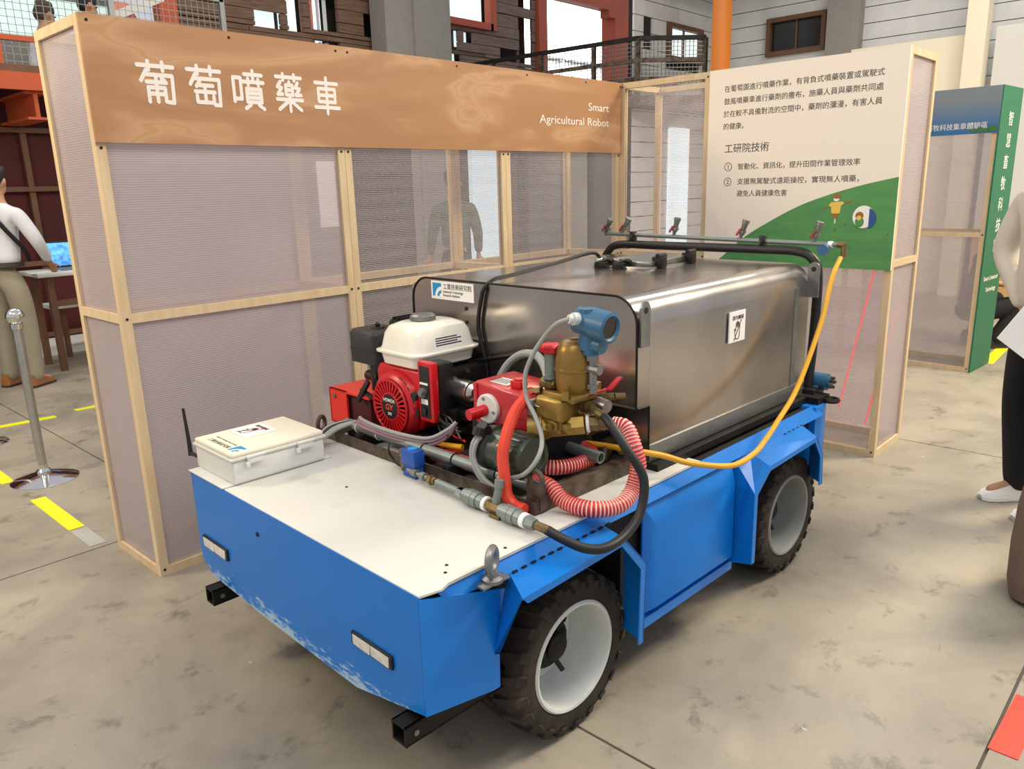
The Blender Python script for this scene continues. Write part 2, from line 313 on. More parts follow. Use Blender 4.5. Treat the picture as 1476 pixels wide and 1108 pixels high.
    M['plank2'] = mat('greyed_plank', '#6e5a50', 0.8, col2='#8f7c72', scale=3, stretch=(1, 1, 14), bump=0.4)
    # scuffed blue on the front panel
    m = M['blue'].copy(); m.name = 'scuffed_blue_paint'; nt = m.node_tree; b = nt.nodes['Principled BSDF']; L = nt.links.new
    old = b.inputs['Base Color'].links[0].from_socket
    tc = nt.nodes.new('ShaderNodeTexCoord'); sp = nt.nodes.new('ShaderNodeSeparateXYZ'); L(tc.outputs['Object'], sp.inputs[0])
    mp = nt.nodes.new('ShaderNodeMapping'); mp.inputs['Scale'].default_value = (1, 2.2, 9); mp.inputs['Rotation'].default_value = (0.3, 0, 0); L(tc.outputs['Object'], mp.inputs[0])
    n2 = nt.nodes.new('ShaderNodeTexNoise'); n2.inputs['Scale'].default_value = 9; n2.inputs['Detail'].default_value = 9; n2.inputs['Roughness'].default_value = 0.75; L(mp.outputs[0], n2.inputs['Vector'])
    n3 = nt.nodes.new('ShaderNodeTexNoise'); n3.inputs['Scale'].default_value = 4; L(tc.outputs['Object'], n3.inputs['Vector'])
    hr = nt.nodes.new('ShaderNodeMapRange'); L(sp.outputs[2], hr.inputs[0]); hr.inputs[1].default_value = 0.385 * S; hr.inputs[2].default_value = 0.30 * S; hr.inputs[3].default_value = 0; hr.inputs[4].default_value = 1
    a1 = nt.nodes.new('ShaderNodeMath'); a1.operation = 'MULTIPLY'; L(hr.outputs[0], a1.inputs[0]); L(n3.outputs[0], a1.inputs[1])
    a2 = nt.nodes.new('ShaderNodeMath'); a2.operation = 'MULTIPLY_ADD'; L(a1.outputs[0], a2.inputs[0]); a2.inputs[1].default_value = 0.55; L(n2.outputs[0], a2.inputs[2])
    st = nt.nodes.new('ShaderNodeMapRange'); L(a2.outputs[0], st.inputs[0]); st.inputs[1].default_value = 0.67; st.inputs[2].default_value = 0.75
    mx = nt.nodes.new('ShaderNodeMix'); mx.data_type = 'RGBA'; L(st.outputs[0], mx.inputs[0]); L(old, mx.inputs[6]); mx.inputs[7].default_value = hx('#a4c3dc'); L(mx.outputs[2], b.inputs['Base Color'])
    M['bluescuff'] = m
    M['blue'].node_tree.nodes['Principled BSDF'].inputs['Specular IOR Level'].default_value = 0.35; M['bluescuff'].node_tree.nodes['Principled BSDF'].inputs['Specular IOR Level'].default_value = 0.3
    s = M['screen']; b = s.node_tree.nodes['Principled BSDF']; s.node_tree.links.new(b.inputs['Base Color'].links[0].from_socket, b.inputs['Emission Color']); b.inputs['Emission Strength'].default_value = 1.6
    # kiosk header print: grey fading to blue
    m = bpy.data.materials.new('sky_print'); m.use_nodes = True; nt = m.node_tree; b = nt.nodes['Principled BSDF']; L = nt.links.new
    tc = nt.nodes.new('ShaderNodeTexCoord'); sp = nt.nodes.new('ShaderNodeSeparateXYZ'); L(tc.outputs['Generated'], sp.inputs[0]); cr = nt.nodes.new('ShaderNodeValToRGB'); e = cr.color_ramp.elements; e[0].color = hx('#1d659c'); e[0].position = 0.15; e[1].color = hx('#75828c'); e[1].position = 0.75; L(sp.outputs[2], cr.inputs[0]); L(cr.outputs[0], b.inputs['Base Color']); b.inputs['Roughness'].default_value = 0.45; M['kprint'] = m
special()
# ------------------------------------------------------------------ setting: floor
mb = MB(); mb.box(-7.2, 20, -10, 12.2, -0.06, -0.012); fl = solo('floor', mb, M['concrete_dark'], kind='structure')
fx = [0.45 + 3.65 * k for k in range(-2, 6)]; fy = [-3.09 + 3.65 * k for k in range(-2, 5)]
slab_me = None
for x in fx[:-1]:
    for y in fy[:-1]:
        if slab_me is None:
            mb = MB(); mb.box(x + .005, x + 3.645, y + .005, y + 3.645, -0.012, 0.0); o = part('slab', mb, M['floor'], fl); slab_me = o.data; x0, y0 = x, y
        else:
            o = bpy.data.objects.new('slab', slab_me); COL.objects.link(o); o.parent = fl; o.location = ((x - x0) * S, (y - y0) * S, 0)
def wallbox(name, x0, x1, y0, y1, z0, z1, m): 
    mb = MB(); mb.box(x0, x1, y0, y1, z0, z1); return solo(name, mb, M[m], kind='structure')
# ------------------------------------------------------------------ back wall: planks with gaps (mezzanine level)
opens = [(5.47, 5.91, 4.17, 4.42, 'bright'), (6.05, 6.31, 4.17, 4.95, 'bright'), (6.46, 6.98, 4.24, 4.75, 'pink'), (6.46, 6.98, 3.85, 4.09, 'pink'), (7.5, 7.9, 4.3, 4.5, 'dark'),
         (9.45, 10.55, 4.80, 5.6, 'bright'), (9.30, 9.70, 4.36, 4.60, 'bright'), (9.86, 10.1, 4.38, 4.60, 'bright'), (9.30, 9.76, 3.9, 4.18, 'bright'),
         (11.42, 11.82, 5.23, 5.41, 'dark'), (11.42, 11.82, 4.86, 5.04, 'dark'), (11.42, 11.82, 4.50, 4.68, 'dark'), (10.84, 11.38, 4.2, 4.4, 'dark'), (11.42, 11.82, 4.14, 4.32, 'dark')]
wb = wallbox('wall_back', 4.24, 11.96, 8.32, 8.36, 3.05, 6.2, 'dark')
zr = 3.08; rows = []
rnd = random.Random(3)
cuts = sorted({3.08} | {z for o_ in opens for z in o_[2:4]} | {6.1})
zz = [3.08, 3.35, 3.60, 3.85, 4.09, 4.17, 4.24, 4.40, 4.60, 4.80, 5.04, 5.23, 5.41, 5.65, 5.9, 6.15]
for a, b in zip(zz, zz[1:]):
    segs = [(4.26, 11.94)]
    for (ox0, ox1, oz0, oz1, k) in opens:
        if oz0 < b - 0.03 and oz1 > a + 0.03:
            ns = []
            for s0, s1 in segs:
                if ox1 <= s0 or ox0 >= s1: ns.append((s0, s1)); continue
                if ox0 > s0: ns.append((s0, ox0))
                if ox1 < s1: ns.append((ox1, s1))
            segs = ns
    for s0, s1 in segs:
        x = s0
        while x < s1 - 0.02:
            e = min(s1, x + rnd.uniform(0.9, 2.4))
            if s1 - e < 0.3: e = s1
            mb = MB(); d = rnd.uniform(0, 0.03); mb.box(x + .006, e - .006, 8.0 - d, 8.05, a + .006, b - .006)
            part('plank', mb, M['plank' if x < 8.6 else 'plank2'], wb); x = e
for (ox0, ox1, oz0, oz1, k) in opens:
    if k == 'dark': continue
    mb = MB(); mb.box(ox0 - .03, ox1 + .03, 8.22, 8.25, oz0 - .03, oz1 + .03)
    if k == 'pink':
        mb.bm.free(); mb = MB(); mb.box(ox0 + .2, ox1 - .18, 8.22, 8.25, oz0 - .03, oz1 + .03)
        m2 = MB(); m2.box(ox0 - .03, ox0 + .19, 8.20, 8.25, oz0 - .03, oz1 + .03); part('shutter', m2, M['pink'], wb)
        m3 = MB(); m3.box(ox0 + .25, ox0 + .28, 8.15, 8.2, oz0, oz1); m3.box(ox1 - .14, ox1 - .10, 8.15, 8.2, oz0, oz1); part('window_bar', m3, M['shiplap'], wb)
    part('window_pane', mb, M['bright'], wb)
mb = MB()
for q in ((9.38, 10.62, 4.68, 4.80), ): mb.box(q[0], q[1], 7.93, 8.1, q[2], q[3])
mb.box(10.55, 10.72, 7.93, 8.1, 4.68, 5.9); part('window_frame', mb, M['brick'], wb, label='red painted window frame')
# lower hall walls seen through the sheets
lw = wallbox('wall_lower', 3.2, 17, 9.4, 9.5, 0, 3.0, 'dark')
for (a, b, m_) in ((4.6, 5.2, 'greycol'), (5.6, 6.0, 'frame'), (7.9, 8.6, 'frame'), (9.25, 10.0, 'turq'), (12.3, 12.7, 'frame'), (13.1, 14.3, 'greycol'), (14.5, 15.4, 'creamwall')):  # turq strip given its own glow, as the ceiling above leaves it unlit
    mb = MB(); mb.box(a, b, 9.3, 9.4, 0, 2.95); part('wall_panel', mb, M[m_], lw)
db = thing('dark_display', 'dark free standing display panel behind the middle partition module', 'display', (2.9, 2.2, 0))
mb = MB(); mb.box(2.37, 3.50, 2.2, 2.28, .05, 2.75); part('panel', mb, M['dark'], db)
mb = MB(); mb.box(2.48, 2.66, 2.185, 2.199, 1.42, 1.95); part('poster', mb, M['paper'], db)
for x in (2.42, 3.35): mb = MB(); mb.box(x, x + .1, 2.0, 2.5, 0, .05); part('foot', mb, M['darksteel'], db)
mb = MB(); mb.box(11.2, 12.1, 9.28, 9.4, 0, 2.9); mb2 = solo('window_1', mb, M['bright'], kind='structure')
wallbox('trim_1', 3.1, 15.8, 8.05, 9.5, 2.95, 3.05, 'dark')
# ------------------------------------------------------------------ orange steel frame round the opening and columns
mb = MB(); mb.box(11.95, 12.22, 7.9, 8.15, 3.05, 6.4); mb.box(14.66, 15.9, 7.9, 8.3, 3.05, 6.4); mb.box(12.22, 14.66, 7.9, 8.15, 5.55, 6.4)
mb.box(14.4, 14.66, 7.9, 8.15, 5.4, 5.55)
solo('opening_frame', mb, M['brick'], 'salmon painted steel frame round the bright opening above the header board', 'frame', base=(13, 8, 3.05))
mb = MB(); mb.box(3.98, 4.24, 7.9, 8.1, 0, 6.2); solo('painted_column', mb, M['brickO'], 'rust orange column at the end of the plank wall', 'column', base=(4.1, 8, 0))
mb = MB(); mb.box(7.58, 8.16, 7.5, 7.9, 0, 6.4); mb.box(8.16, 9.0, 7.44, 7.95, 0, 6.4); solo('grey_column', mb, M['greycol'], 'broad grey square column in front of the plank wall', 'column', base=(8.3, 7.7, 0))
mb = MB(); mb.box(10.0, 10.22, 2.62, 2.84, 0, 6.0, bev=.02); solo('orange_column', mb, M['orange'], 'bright orange column beside the mesh balcony railing', 'column', base=(10.1, 2.73, 0))
# neighbouring building seen through the opening
th_ = thing('neighbour_building', 'pale building seen through the salmon framed opening', 'building', (24, 16, 0))
mb = MB(); mb.box(18, 32, 16, 17, 0, 9); part('wall', mb, M['shiplap'], th_)
mb = MB(); mb.box(18, 32, 15.7, 16, 6.2, 6.5); part('gutter', mb, M['greywall'], th_)
mb = MB(); mb.box(19.0, 19.4, 15.85, 16, 0, 6.2); part('downpipe', mb, M['greycol'], th_)
mb = MB(); mb.box(22.5, 22.62, 15.85, 16, 3, 9); part('downpipe', mb, M['greywall'], th_)
# ------------------------------------------------------------------ balcony railing
rl = thing('balcony_railing', 'dark steel balcony railing with wire mesh beside the orange column', 'railing', (9.4, 4, 3.0))
P0, P1, P2, P3 = (10.12, 3.0), (9.36, 3.71), (9.22, 5.53), (9.15, 7.6)
for nm, z, h, wd, m_ in (('top_rail', 3.83, .06, .07, 'darksteel'), ('middle_rail', 3.52, .06, .04, 'rust'), ('lower_rail', 3.25, .06, .04, 'rust')):
    for a, b in ((P0, P1), (P1, P2), (P2, P3)):
        mb = MB(); mb.beam((*a, z), (*b, z), wd, h); part(nm, mb, M[m_], rl)
for q in (P0, P1, P2, (9.3, 4.5), (9.18, 6.6)):
    mb = MB(); mb.beam((*q, 3.0), (*q, 3.83), .06, .06, up=(1, 0, 0)); part('rail_post', mb, M['rust'], rl)
mb = MB()
for a, b in ((P0, P1), (P1, P2)):
    n = int(math.dist(a, b) / .06)
    for i in range(n + 1):
        t = i / n; x, y = a[0] + (b[0] - a[0]) * t, a[1] + (b[1] - a[1]) * t; mb.beam((x, y, 3.03), (x, y, 3.8), .008, .008, up=(1, 0, 0))
    for i in range(13): mb.beam((*a, 3.05 + i * .06), (*b, 3.05 + i * .06), .008, .008)
part('wire_mesh', mb, M['zinc'], rl, kind='stuff')
mb = MB(); mb.prism([(9.1, 7.8), (9.1, 5.5), (9.25, 3.6), (10.2, 2.9), (12.0, 3.0), (12, 7.8)], 'z', 2.85, 3.0); solo('trim_2', mb, M['rust'], kind='structure')
# ------------------------------------------------------------------ white board walls at the right
def shipwall(name, axis, c, a0, a1, z0, z1, skip=()):
    if axis == 'x': wr = wallbox(name, c + .03, c + .1, a0, a1, z0, z1, 'dark')
    else: wr = wallbox(name, a0, a1, c + .03, c + .1, z0, z1, 'dark')
    z = z0; rr = random.Random(5)
    while z < z1 - .05:
        e = min(z1, z + 0.235)
        segs = [(a0, a1)]
        for (s0, s1, q0, q1) in skip:
            if q0 < e - .04 and q1 > z + .04:
                ns = []
                for u0, u1 in segs:
                    if s1 <= u0 or s0 >= u1: ns.append((u0, u1)); continue
                    if s0 > u0: ns.append((u0, s0))
                    if s1 < u1: ns.append((s1, u1))
                segs = ns
        for u0, u1 in segs:
            mid = u0 + (u1 - u0) * rr.uniform(.35, .65) if u1 - u0 > 2 else u1
            for p, q in ((u0, mid), (mid, u1)):
                if q - p < .03: continue
                mb = MB()
                if axis == 'x': mb.box(c, c + .03, p + .004, q - .004, z + .006, e - .006)
                else: mb.box(p + .004, q - .004, c, c + .03, z + .006, e - .006)
                part('board', mb, M['shiplap'], wr)
        z = e
    return wr
shipwall('wall_right', 'x', 12.0, -6.5, 3.9, 0.0, 5.6, skip=((1.95, 2.85, 3.74, 4.24),))
shipwall('wall_far', 'y', 3.92, 9.55, 12.0, 0.0, 5.2, skip=((9.82, 10.06, 4.0, 4.15), (9.82, 10.06, 3.72, 3.88), (10.5, 11.56, 3.68, 4.2)))
mb = MB(); mb.box(9.3, 14, 2.2, 4.6, 5.2, 5.35); mb.box(11.7, 12.3, -6, 2.2, 5.0, 5.3); solo('trim_3', mb, M['dark'], kind='structure')
def framed(name, axis, c, a0, a1, z0, z1, glass):
    wn = thing(name, '', ''); del wn['label']; del wn['category']; wn['kind'] = 'structure'
    def bx(p0, p1, q0, q1, d0, d1):
        mb = MB(); mb.box(c + d0, c + d1, p0, p1, q0, q1) if axis == 'x' else mb.box(p0, p1, c + d0, c + d1, q0, q1); return mb
    for p0, p1, q0, q1 in ((a0 - .07, a1 + .07, z1, z1 + .07), (a0 - .07, a1 + .07, z0 - .07, z0), (a0 - .07, a0, z0, z1), (a1, a1 + .07, z0, z1)): part('window_frame', bx(p0, p1, q0, q1, -.07, .05), M['frame'], wn)
    m = (a0 + a1) / 2; part('mullion', bx(m - .012, m + .012, z0, z1, -.01, .04), M['frame'], wn)
    part('window_pane', bx(a0, m - .012, z0, z1, .02, .03), M[glass], wn); part('window_pane', bx(m + .012, a1, z0, z1, .02, .03), M[glass], wn)
framed('window_2', 'x', 12.0, 1.98, 2.83, 3.77, 4.22, 'darkglass')
framed('window_3', 'y', 3.92, 10.55, 11.5, 3.72, 4.15, 'bright')
mb = MB(); mb.box(10.6, 11.2, 3.86, 3.92, 0, 2.6); solo('door_1', mb, M['bright'], kind='structure')
mb = MB(); mb.box(11.8, 12.1, 1.34, 1.84, 0, 5.3); solo('grey_column', mb, M['greycol'], 'grey column beside the small dark wooden window on the white boards', 'column', base=(11.95, 1.6, 0))
mb = MB(); mb.box(11.55, 11.65, -0.3, 1.33, 0, 3.58); solo('partition_wall', mb, M['creamwall'], 'low cream partition wall behind the kiosk', 'partition', base=(11.6, .5, 0))
mb = MB(); mb.box(11.3, 11.55, -.52, -.27, 0, 5.3); solo('cream_post', mb, M['creamwall'], 'tall cream post rising behind the green kiosk', 'post', base=(11.4, -.4, 0))
mb = MB(); mb.box(11.5, 11.62, -5.5, -.6, 0.92, 3.62); tp = solo('grey_partition', mb, M['greywall'], 'pale grey partition behind the person in off white shirt', 'partition', base=(11.5, -3, .0))
mb = MB(); mb.box(11.4, 11.65, -5.5, -.62, 0, .92); solo('tan_counter', mb, M['tan'], 'tan board counter front beneath the pale grey panel', 'counter', base=(11.5, -3, 0))
# ------------------------------------------------------------------ mezzanine at the left
mb = MB(); mb.box(-6, 3.9, 6.0, 9.3, 2.96, 3.05); solo('mezzanine_floor', mb, M['frame'], kind='structure')
mb = MB(); mb.box(-6, 3.95, 5.93, 6.0, 2.80, 2.97); solo('mezzanine_beam', mb, M['brickO'], 'rust orange edge beam of the mezzanine above the dark red wall', 'beam', base=(0, 6, 2.8))
mb = MB(); mb.prism([(1.58, 2.8), (1.58, 2.775), (1.66, 2.775), (1.66, 2.545), (1.58, 2.545), (1.58, 2.52), (1.80, 2.52), (1.80, 2.545), (1.70, 2.545), (1.70, 2.775), (1.80, 2.775), (1.80, 2.8)], 'y', 6.02, 7.0); solo('cross_beam', mb, M['brickO'], 'rust orange cross beam below the mezzanine edge', 'beam', base=(1.8, 6, 2.5))
mr_ = thing('mezzanine_railing', 'rust orange mezzanine railing with wire mesh above the red stall', 'railing', (1.5, 6, 3.05))
for z in (3.28, 3.95):
    mb = MB(); mb.box(-6, 3.9, 6.0, 6.05, z, z + .05); part('rail', mb, M['brickO' if z < 3.5 else 'zinc'], mr_)
for x in (-2, .2, 1.38, 2.55, 3.85):
    mb = MB(); mb.box(x, x + .06, 6.0, 6.06, 3.05, 4.0); part('rail_post', mb, M['brickO' if x < 2 else 'zinc'], mr_)
mb = MB()
for i in range(int(9.8 / .07)): mb.box(-5.95 + i * .07, -5.945 + i * .07, 6.02, 6.026, 3.05, 3.95)
for i in range(13): mb.box(-6, 3.9, 6.02, 6.026, 3.08 + i * .07, 3.085 + i * .07)
part('wire_mesh', mb, M['zinc'], mr_, kind='stuff')
mb = MB(); mb.beam((2.75, 7.3, 3.72), (3.75, 7.3, 4.20), .06, .1); solo('stair_rail', mb, M['greywall'], 'white sloping stair rail behind the mezzanine mesh', 'rail', base=(3.2, 7.3, 3.7))
mb = MB(); mb.prism([(2.85, 3.05), (3.55, 3.05), (3.55, 3.75), (3.35, 4.1), (3.2, 4.1)], 'y', 7.4, 7.46); solo('pink_screen', mb, M['pink'], 'pink board leaning behind the mezzanine mesh', 'board', base=(3, 7.4, 3.05))
mb = MB(); mb.box(-3, 3.9, 9.2, 9.3, 3.9, 4.40); solo('window_4', mb, M['turq'], kind='structure')
mb = MB(); mb.box(-6, 3.9, 9.35, 9.45, 3.05, 6.2); solo('wall_left', mb, M['greycol'], kind='structure')
mb = MB(); mb.box(-6, 3.9, 8.6, 9.0, 4.75, 5.1); solo('trim_4', mb, M['frame'], kind='structure')
mb = MB(); mb.box(-6, 3.9, 6.0, 9.3, 2.93, 2.955); solo('trim_5', mb, M['greywall'], kind='structure')
# dark red stall below
mb = MB(); mb.box(-5, 3.95, 7.05, 7.15, 0, 2.96); solo('wall_left_lower', mb, M['darkred'], kind='structure')
ts = thing('timber_stand', 'timber stand framing the dark red wall behind the laptop', 'stand', (1.7, 7, 0))
for x in (.55, 1.15, 1.75, 2.35, 2.95):
    mb = MB(); mb.box(x, x + .06, 6.98, 7.04, .08, 2.5); part('upright', mb, M['frame'], ts)
for z in (.10, .95, 1.80, 2.45):
    mb = MB(); mb.box(.2, 3.2, 6.94, 6.98, z, z + .055); part('crossbar', mb, M['frame'], ts)
mb = MB(); mb.box(.0, 3.4, 6.2, 7.0, 0, .08); solo('low_platform', mb, M['greywall'], 'low pale platform under the timber stand', 'platform', base=(1.7, 6.6, 0))
tb = thing('laptop_table', 'white topped table with timber legs under the open laptop', 'table', (1.8, 5.5, 0))
mb = MB(); mb.box(1.16, 2.6, 5.15, 5.75, .96, 1.0, bev=.006); part('tabletop', mb, M['whiteplastic'], tb)
for x in (1.25, 2.5):
    for y in (5.2, 5.68): mb = MB(); mb.box(x, x + .06, y, y + .06, 0, .96); part('leg', mb, M['frame'], tb)
mb = MB(); mb.box(1.31, 2.5, 5.2, 5.26, .66, .72); part('stretcher', mb, M['frame'], tb)
bn = thing('white_bench', 'narrow white topped bench beyond the laptop table', 'bench', (1.9, 6, 0))
mb = MB(); mb.box(1.42, 2.6, 5.80, 6.15, .56, .6); part('bench_top', mb, M['whiteplastic'], bn)
for x in (1.55, 2.45): mb = MB(); mb.box(x, x + .05, 5.95, 6.0, 0, .56); part('leg', mb, M['frame'], bn)
lp = thing('laptop', 'open laptop with a lit blue screen on the white table', 'laptop', (1.55, 5.45, 1.0))
mb = MB(); mb.box(1.40, 1.78, 5.30, 5.56, 1.0, 1.018, bev=.004); part('keyboard_base', mb, M['zinc'], lp)
mb = MB(); mb.hexa([(1.40, 5.555, 1.02), (1.78, 5.555, 1.02), (1.78, 5.57, 1.02), (1.40, 5.57, 1.02), (1.40, 5.62, 1.28), (1.78, 5.62, 1.28), (1.78, 5.635, 1.28), (1.40, 5.635, 1.28)]); sc_ = part('screen_lid', mb, M['black'], lp)
mb = MB(); mb.hexa([(1.42, 5.550, 1.035), (1.76, 5.550, 1.035), (1.76, 5.554, 1.035), (1.42, 5.554, 1.035), (1.42, 5.612, 1.265), (1.76, 5.612, 1.265), (1.76, 5.616, 1.265), (1.42, 5.616, 1.265)]); part('display', mb, M['screen'], sc_)
for k, (x, y, a) in enumerate(((1.22, 5.22, .2), (1.30, 5.24, -.15))):
    mb = MB(); c_, s_ = math.cos(a) * .1, math.sin(a) * .1; mb.poly([(x - c_, y - s_, 1.004 + .004 * k), (x + c_, y + s_, 1.004 + .004 * k), (x + c_ - s_ * .7, y + s_ + c_ * .7, 1.004 + .004 * k), (x - c_ - s_ * .7, y - s_ + c_ * .7, 1.004 + .004 * k)], .003)
    solo('paper_sheet', mb, M['paper'], ['upper', 'lower'][1 - k] + ' loose paper sheet on the white laptop table', 'paper', base=(x, y, 1.0))
# ------------------------------------------------------------------ booth
T_ = .04
def module(name, label, fr, x0, x1, hd=None, side=None, mats=('poly', 'poly'), back=None, base_x=None, d=.5, H=2.4, mid=1.2):
    t = thing(name, label, 'partition', ((x0 + x1) / 2, d / 2, 0), fr)
    def tim(n, *a): mb = MB(); mb.box(*a); part(n, mb, M['pine'], t)
    for y in (0, d - T_):
        for x in (x0, x1 - T_): tim('post', x, x + T_, y, y + T_, 0, H)
        for z in (0, mid - T_ / 2, H - T_): tim('rail', x0 + T_, x1 - T_, y, y + T_, z, z + T_)
    for x in (x0, x1 - T_):
        for z in (0, mid - T_ / 2, H - T_): tim('tie', x, x + T_, T_, d - T_, z, z + T_)
    for y, m_ in ((.016, mats[0]), (d - .024, mats[1])):
        for z0, z1 in ((T_, mid - T_ / 2), (mid + T_ / 2, H - T_)):
            if m_: mb = MB(); mb.box(x0 + T_, x1 - T_, y, y + .006, z0, z1); part('sheet', mb, M[m_], t)
    if back: mb = MB(); mb.box(x0 + T_, x1 - T_, d - .010, d - .002, .04, H - .04); part('backing_board', mb, M[back], t)
    for sd in (side or ()):
        x = x0 + .012 if sd == 'l' else x1 - .018
        for z0, z1 in ((T_, mid - T_ / 2), (mid + T_ / 2, H - T_)):
            mb = MB(); mb.box(x, x + .006, T_, d - T_, z0, z1); part('side_sheet', mb, M['polymilk'], t)
    mb = MB()
    for x in (x0 + .02, x1 - .02):
        for z in (.03, mid, 1.9 if hd else 2.37): mb.cyl((x, -.003, z), (x, .004, z), .006, n=8)
    part('screw', mb, M['darksteel'], t, kind='stuff')
    return t
G_ = 'translucent partition modules of the booth'
m1 = module('partition_module', 'milky end partition module with white backing under the Chinese title', WF, 0, 1.2, True, 'l', ('polymilk', 'polymilk'), 'paper')
m2 = module('partition_module', 'middle see-through partition module behind the white fuel tank', WF, 1.202, 2.402, True)
m3 = module('partition_module', 'see-through partition module in the corner behind the steel tank', WF, 2.404, 3.622, True)
RF = (Vector((3.623, 0, 0)), R(-90))
m4 = module('partition_module', 'narrow see-through partition module between the corner and the text board', RF, .0, .72)
m5 = module('partition_module', 'end partition module carrying the cream text board', RF, .722, 1.944, None, 'r', ('poly', 'polymilk'))
hb = thing('header_board', 'long wavy-grained plywood header board with white Chinese title', 'sign', (1.8, 0, 1.92))
mb = MB(); mb.box(0, 3.62, -.016, -.001, 1.92, 2.4); part('plywood_panel', mb, M['ply'], hb)
GR = [[(0, 9), (10, 9)], [(3, 10), (3, 8)], [(7, 10), (7, 8)]]
WRAP = [[(2.3, 7.9), (.6, 5.4)], [(1.7, 6.9), (9.5, 6.9), (9.3, .5), (7.6, .6)]]
GLY = [GR + WRAP + [[(2.1, 5.2), (7.6, 5.2)], [(6.4, 6.1), (7.2, 5.7)], [(4.8, 6.2), (4.8, .6)], [(2.4, .5), (2.4, 3.9), (7.1, 3.9), (7.1, .7)], [(2.4, 2.4), (7.1, 2.4)]],
       GR + WRAP + [[(3.5, 6.3), (2.4, 5.0)], [(3.2, 5.3), (7.4, 5.3)], [(1.9, 3.7), (7.9, 3.7)], [(4.9, 5.3), (4.9, 1.1)], [(2.3, 2.7), (2.3, 1.1), (7.4, 1.1), (7.4, 2.7)]],
       [[(0, 1.9), (0, 8), (2.4, 8), (2.4, 2.6), (0, 2.6)], [(3.7, 9), (9.6, 9)], [(6.6, 10), (6.6, 7.2)], [(3.2, 7.1), (10, 7.1)], [(4.9, 7.9), (4.9, 6.3)], [(8.3, 7.9), (8.3, 6.3)], [(4.2, 5.3), (9, 5.3), (9, 1.9), (4.2, 1.9), (4.2, 5.3)], [(4.2, 4.2), (9, 4.2)], [(4.2, 3.05), (9, 3.05)], [(5.2, 1.2), (3.5, .2)], [(8, 1.2), (9.7, .2)]],
       [[(.5, 9.2), (9.5, 9.2)], [(3, 10), (3, 8.4)], [(7, 10), (7, 8.4)], [(2, 7.9), (.8, 6.5), (2.3, 6.3), (.8, 4.5), (2.5, 4.6)], [(8.2, 7.9), (7.2, 6.5), (8.8, 6.3), (7.3, 4.5), (9.2, 4.6)], [(3.8, 7.1), (6.2, 7.1), (6.2, 4.5), (3.8, 4.5), (3.8, 7.1)], [(3.8, 5.8), (6.2, 5.8)], [(5.1, 8), (4.8, 7.2)], [(.4, 3.2), (9.6, 3.2)], [(5, 4.2), (5, .1)], [(4.2, 2.6), (1, .5)], [(5.8, 2.6), (9, .5)]],
       [[(.7, 8.5), (9.3, 8.5)], [(5, 10), (5, 0)], [(1.8, 6.9), (8.2, 6.9), (8.2, 3.3), (1.8, 3.3), (1.8, 6.9)], [(1.8, 5.1), (8.2, 5.1)], [(.3, 1.7), (9.7, 1.7)]]]
for i, g in enumerate(GLY):
    mb = MB()
    for st in g: mb.ribbon(st, .52, (.20 + i * .2085, -.016, 2.078), (.0148, 0, 0), (0, 0, .0166), th=.0015)
    part('title_character', mb, M['lettering'], hb)
text('lettering', 'Smart', (3.463, -.016, 2.196), (1, 0, 0), (0, 0, 1), .072, M['lettering'], hb, bold=0, align='RIGHT', width=.235)
text('lettering', 'Agricultural Robot', (3.463, -.016, 2.098), (1, 0, 0), (0, 0, 1), .072, M['lettering'], hb, bold=0, align='RIGHT', width=.75)
mb = MB()
for x in (.03, .62, 1.18, 1.25, 2.0, 2.6, 3.2, 3.6): mb.cyl((x, -.018, 2.375), (x, -.012, 2.375), .006, n=8)
part('screw', mb, M['darksteel'], hb, kind='stuff')
# text board
ib = thing('text_board', 'cream information board with Chinese text and a green painted hill', 'sign', (1.33, -.02, 1.167), RF)
mb = MB(); mb.box(.722, 1.944, -.016, -.001, 1.167, 2.4); part('board_panel', mb, M['board'], ib)
X_, Z_ = (1, 0, 0), (0, 0, 1); yb = -.016
for i, s in enumerate(('在葡萄園進行噴藥作業，有背負式噴藥裝置或駕駛式', '鼓風噴藥車進行藥劑的撒布，施藥人員與藥劑共同處', '於在較不具備對流的空間中，藥劑的瀰漫，有害人員', '的健康。')):
    text('text_line', s, (.83, yb, 2.262 - i * .077), X_, Z_, .043, M['ink'], ib, bold=0, width=None if i == 3 else .985, th=.0008)
text('text_line', '工研院技術', (.845, yb, 1.885), X_, Z_, .062, M['ink'], ib, bold=0, th=.0008)
text('text_line', '智動化、資訊化，提升田間作業管理效率', (.945, yb, 1.776), X_, Z_, .043, M['ink'], ib, bold=0, width=.775, th=.0008)
text('text_line', '支援無駕駛式遠距操控，實現無人噴藥，', (.945, yb, 1.682), X_, Z_, .043, M['ink'], ib, bold=0, width=.775, th=.0008)
text('text_line', '避免人員健康危害', (.945, yb, 1.606), X_, Z_, .043, M['ink'], ib, bold=0, th=.0008)
for n_, z in (('1', 1.793), ('2', 1.697)):
    mb = MB(); mb.torus((.878, yb - .0005, z), (0, 1, 0), .025, .0018, 28, 5); part('number_ring', mb, M['ink'], ib)
    text('number', n_, (.878, yb, z - .014), X_, Z_, .040, M['ink'], ib, align='CENTER', th=.0008)
hp = [(.80, 1.167), (.85, 1.2), (1.0, 1.33), (1.16, 1.43), (1.36, 1.535), (1.55, 1.605), (1.75, 1.66), (1.944, 1.70)]
hp = [(v.x, v.z) for v in smooth_path([(a, 0, b) for a, b in hp], 5)]
mb = MB(); mb.prism(hp + [(1.944, 1.167)], 'y', -.0172, -.016); part('hill_print', mb, M['hill'], ib)
def print_poly(nm, pts, m_, th=.0016, y=-.0172):
    mb = MB(); mb.prism(pts, 'y', y - th, y); part(nm, mb, M[m_], ib)
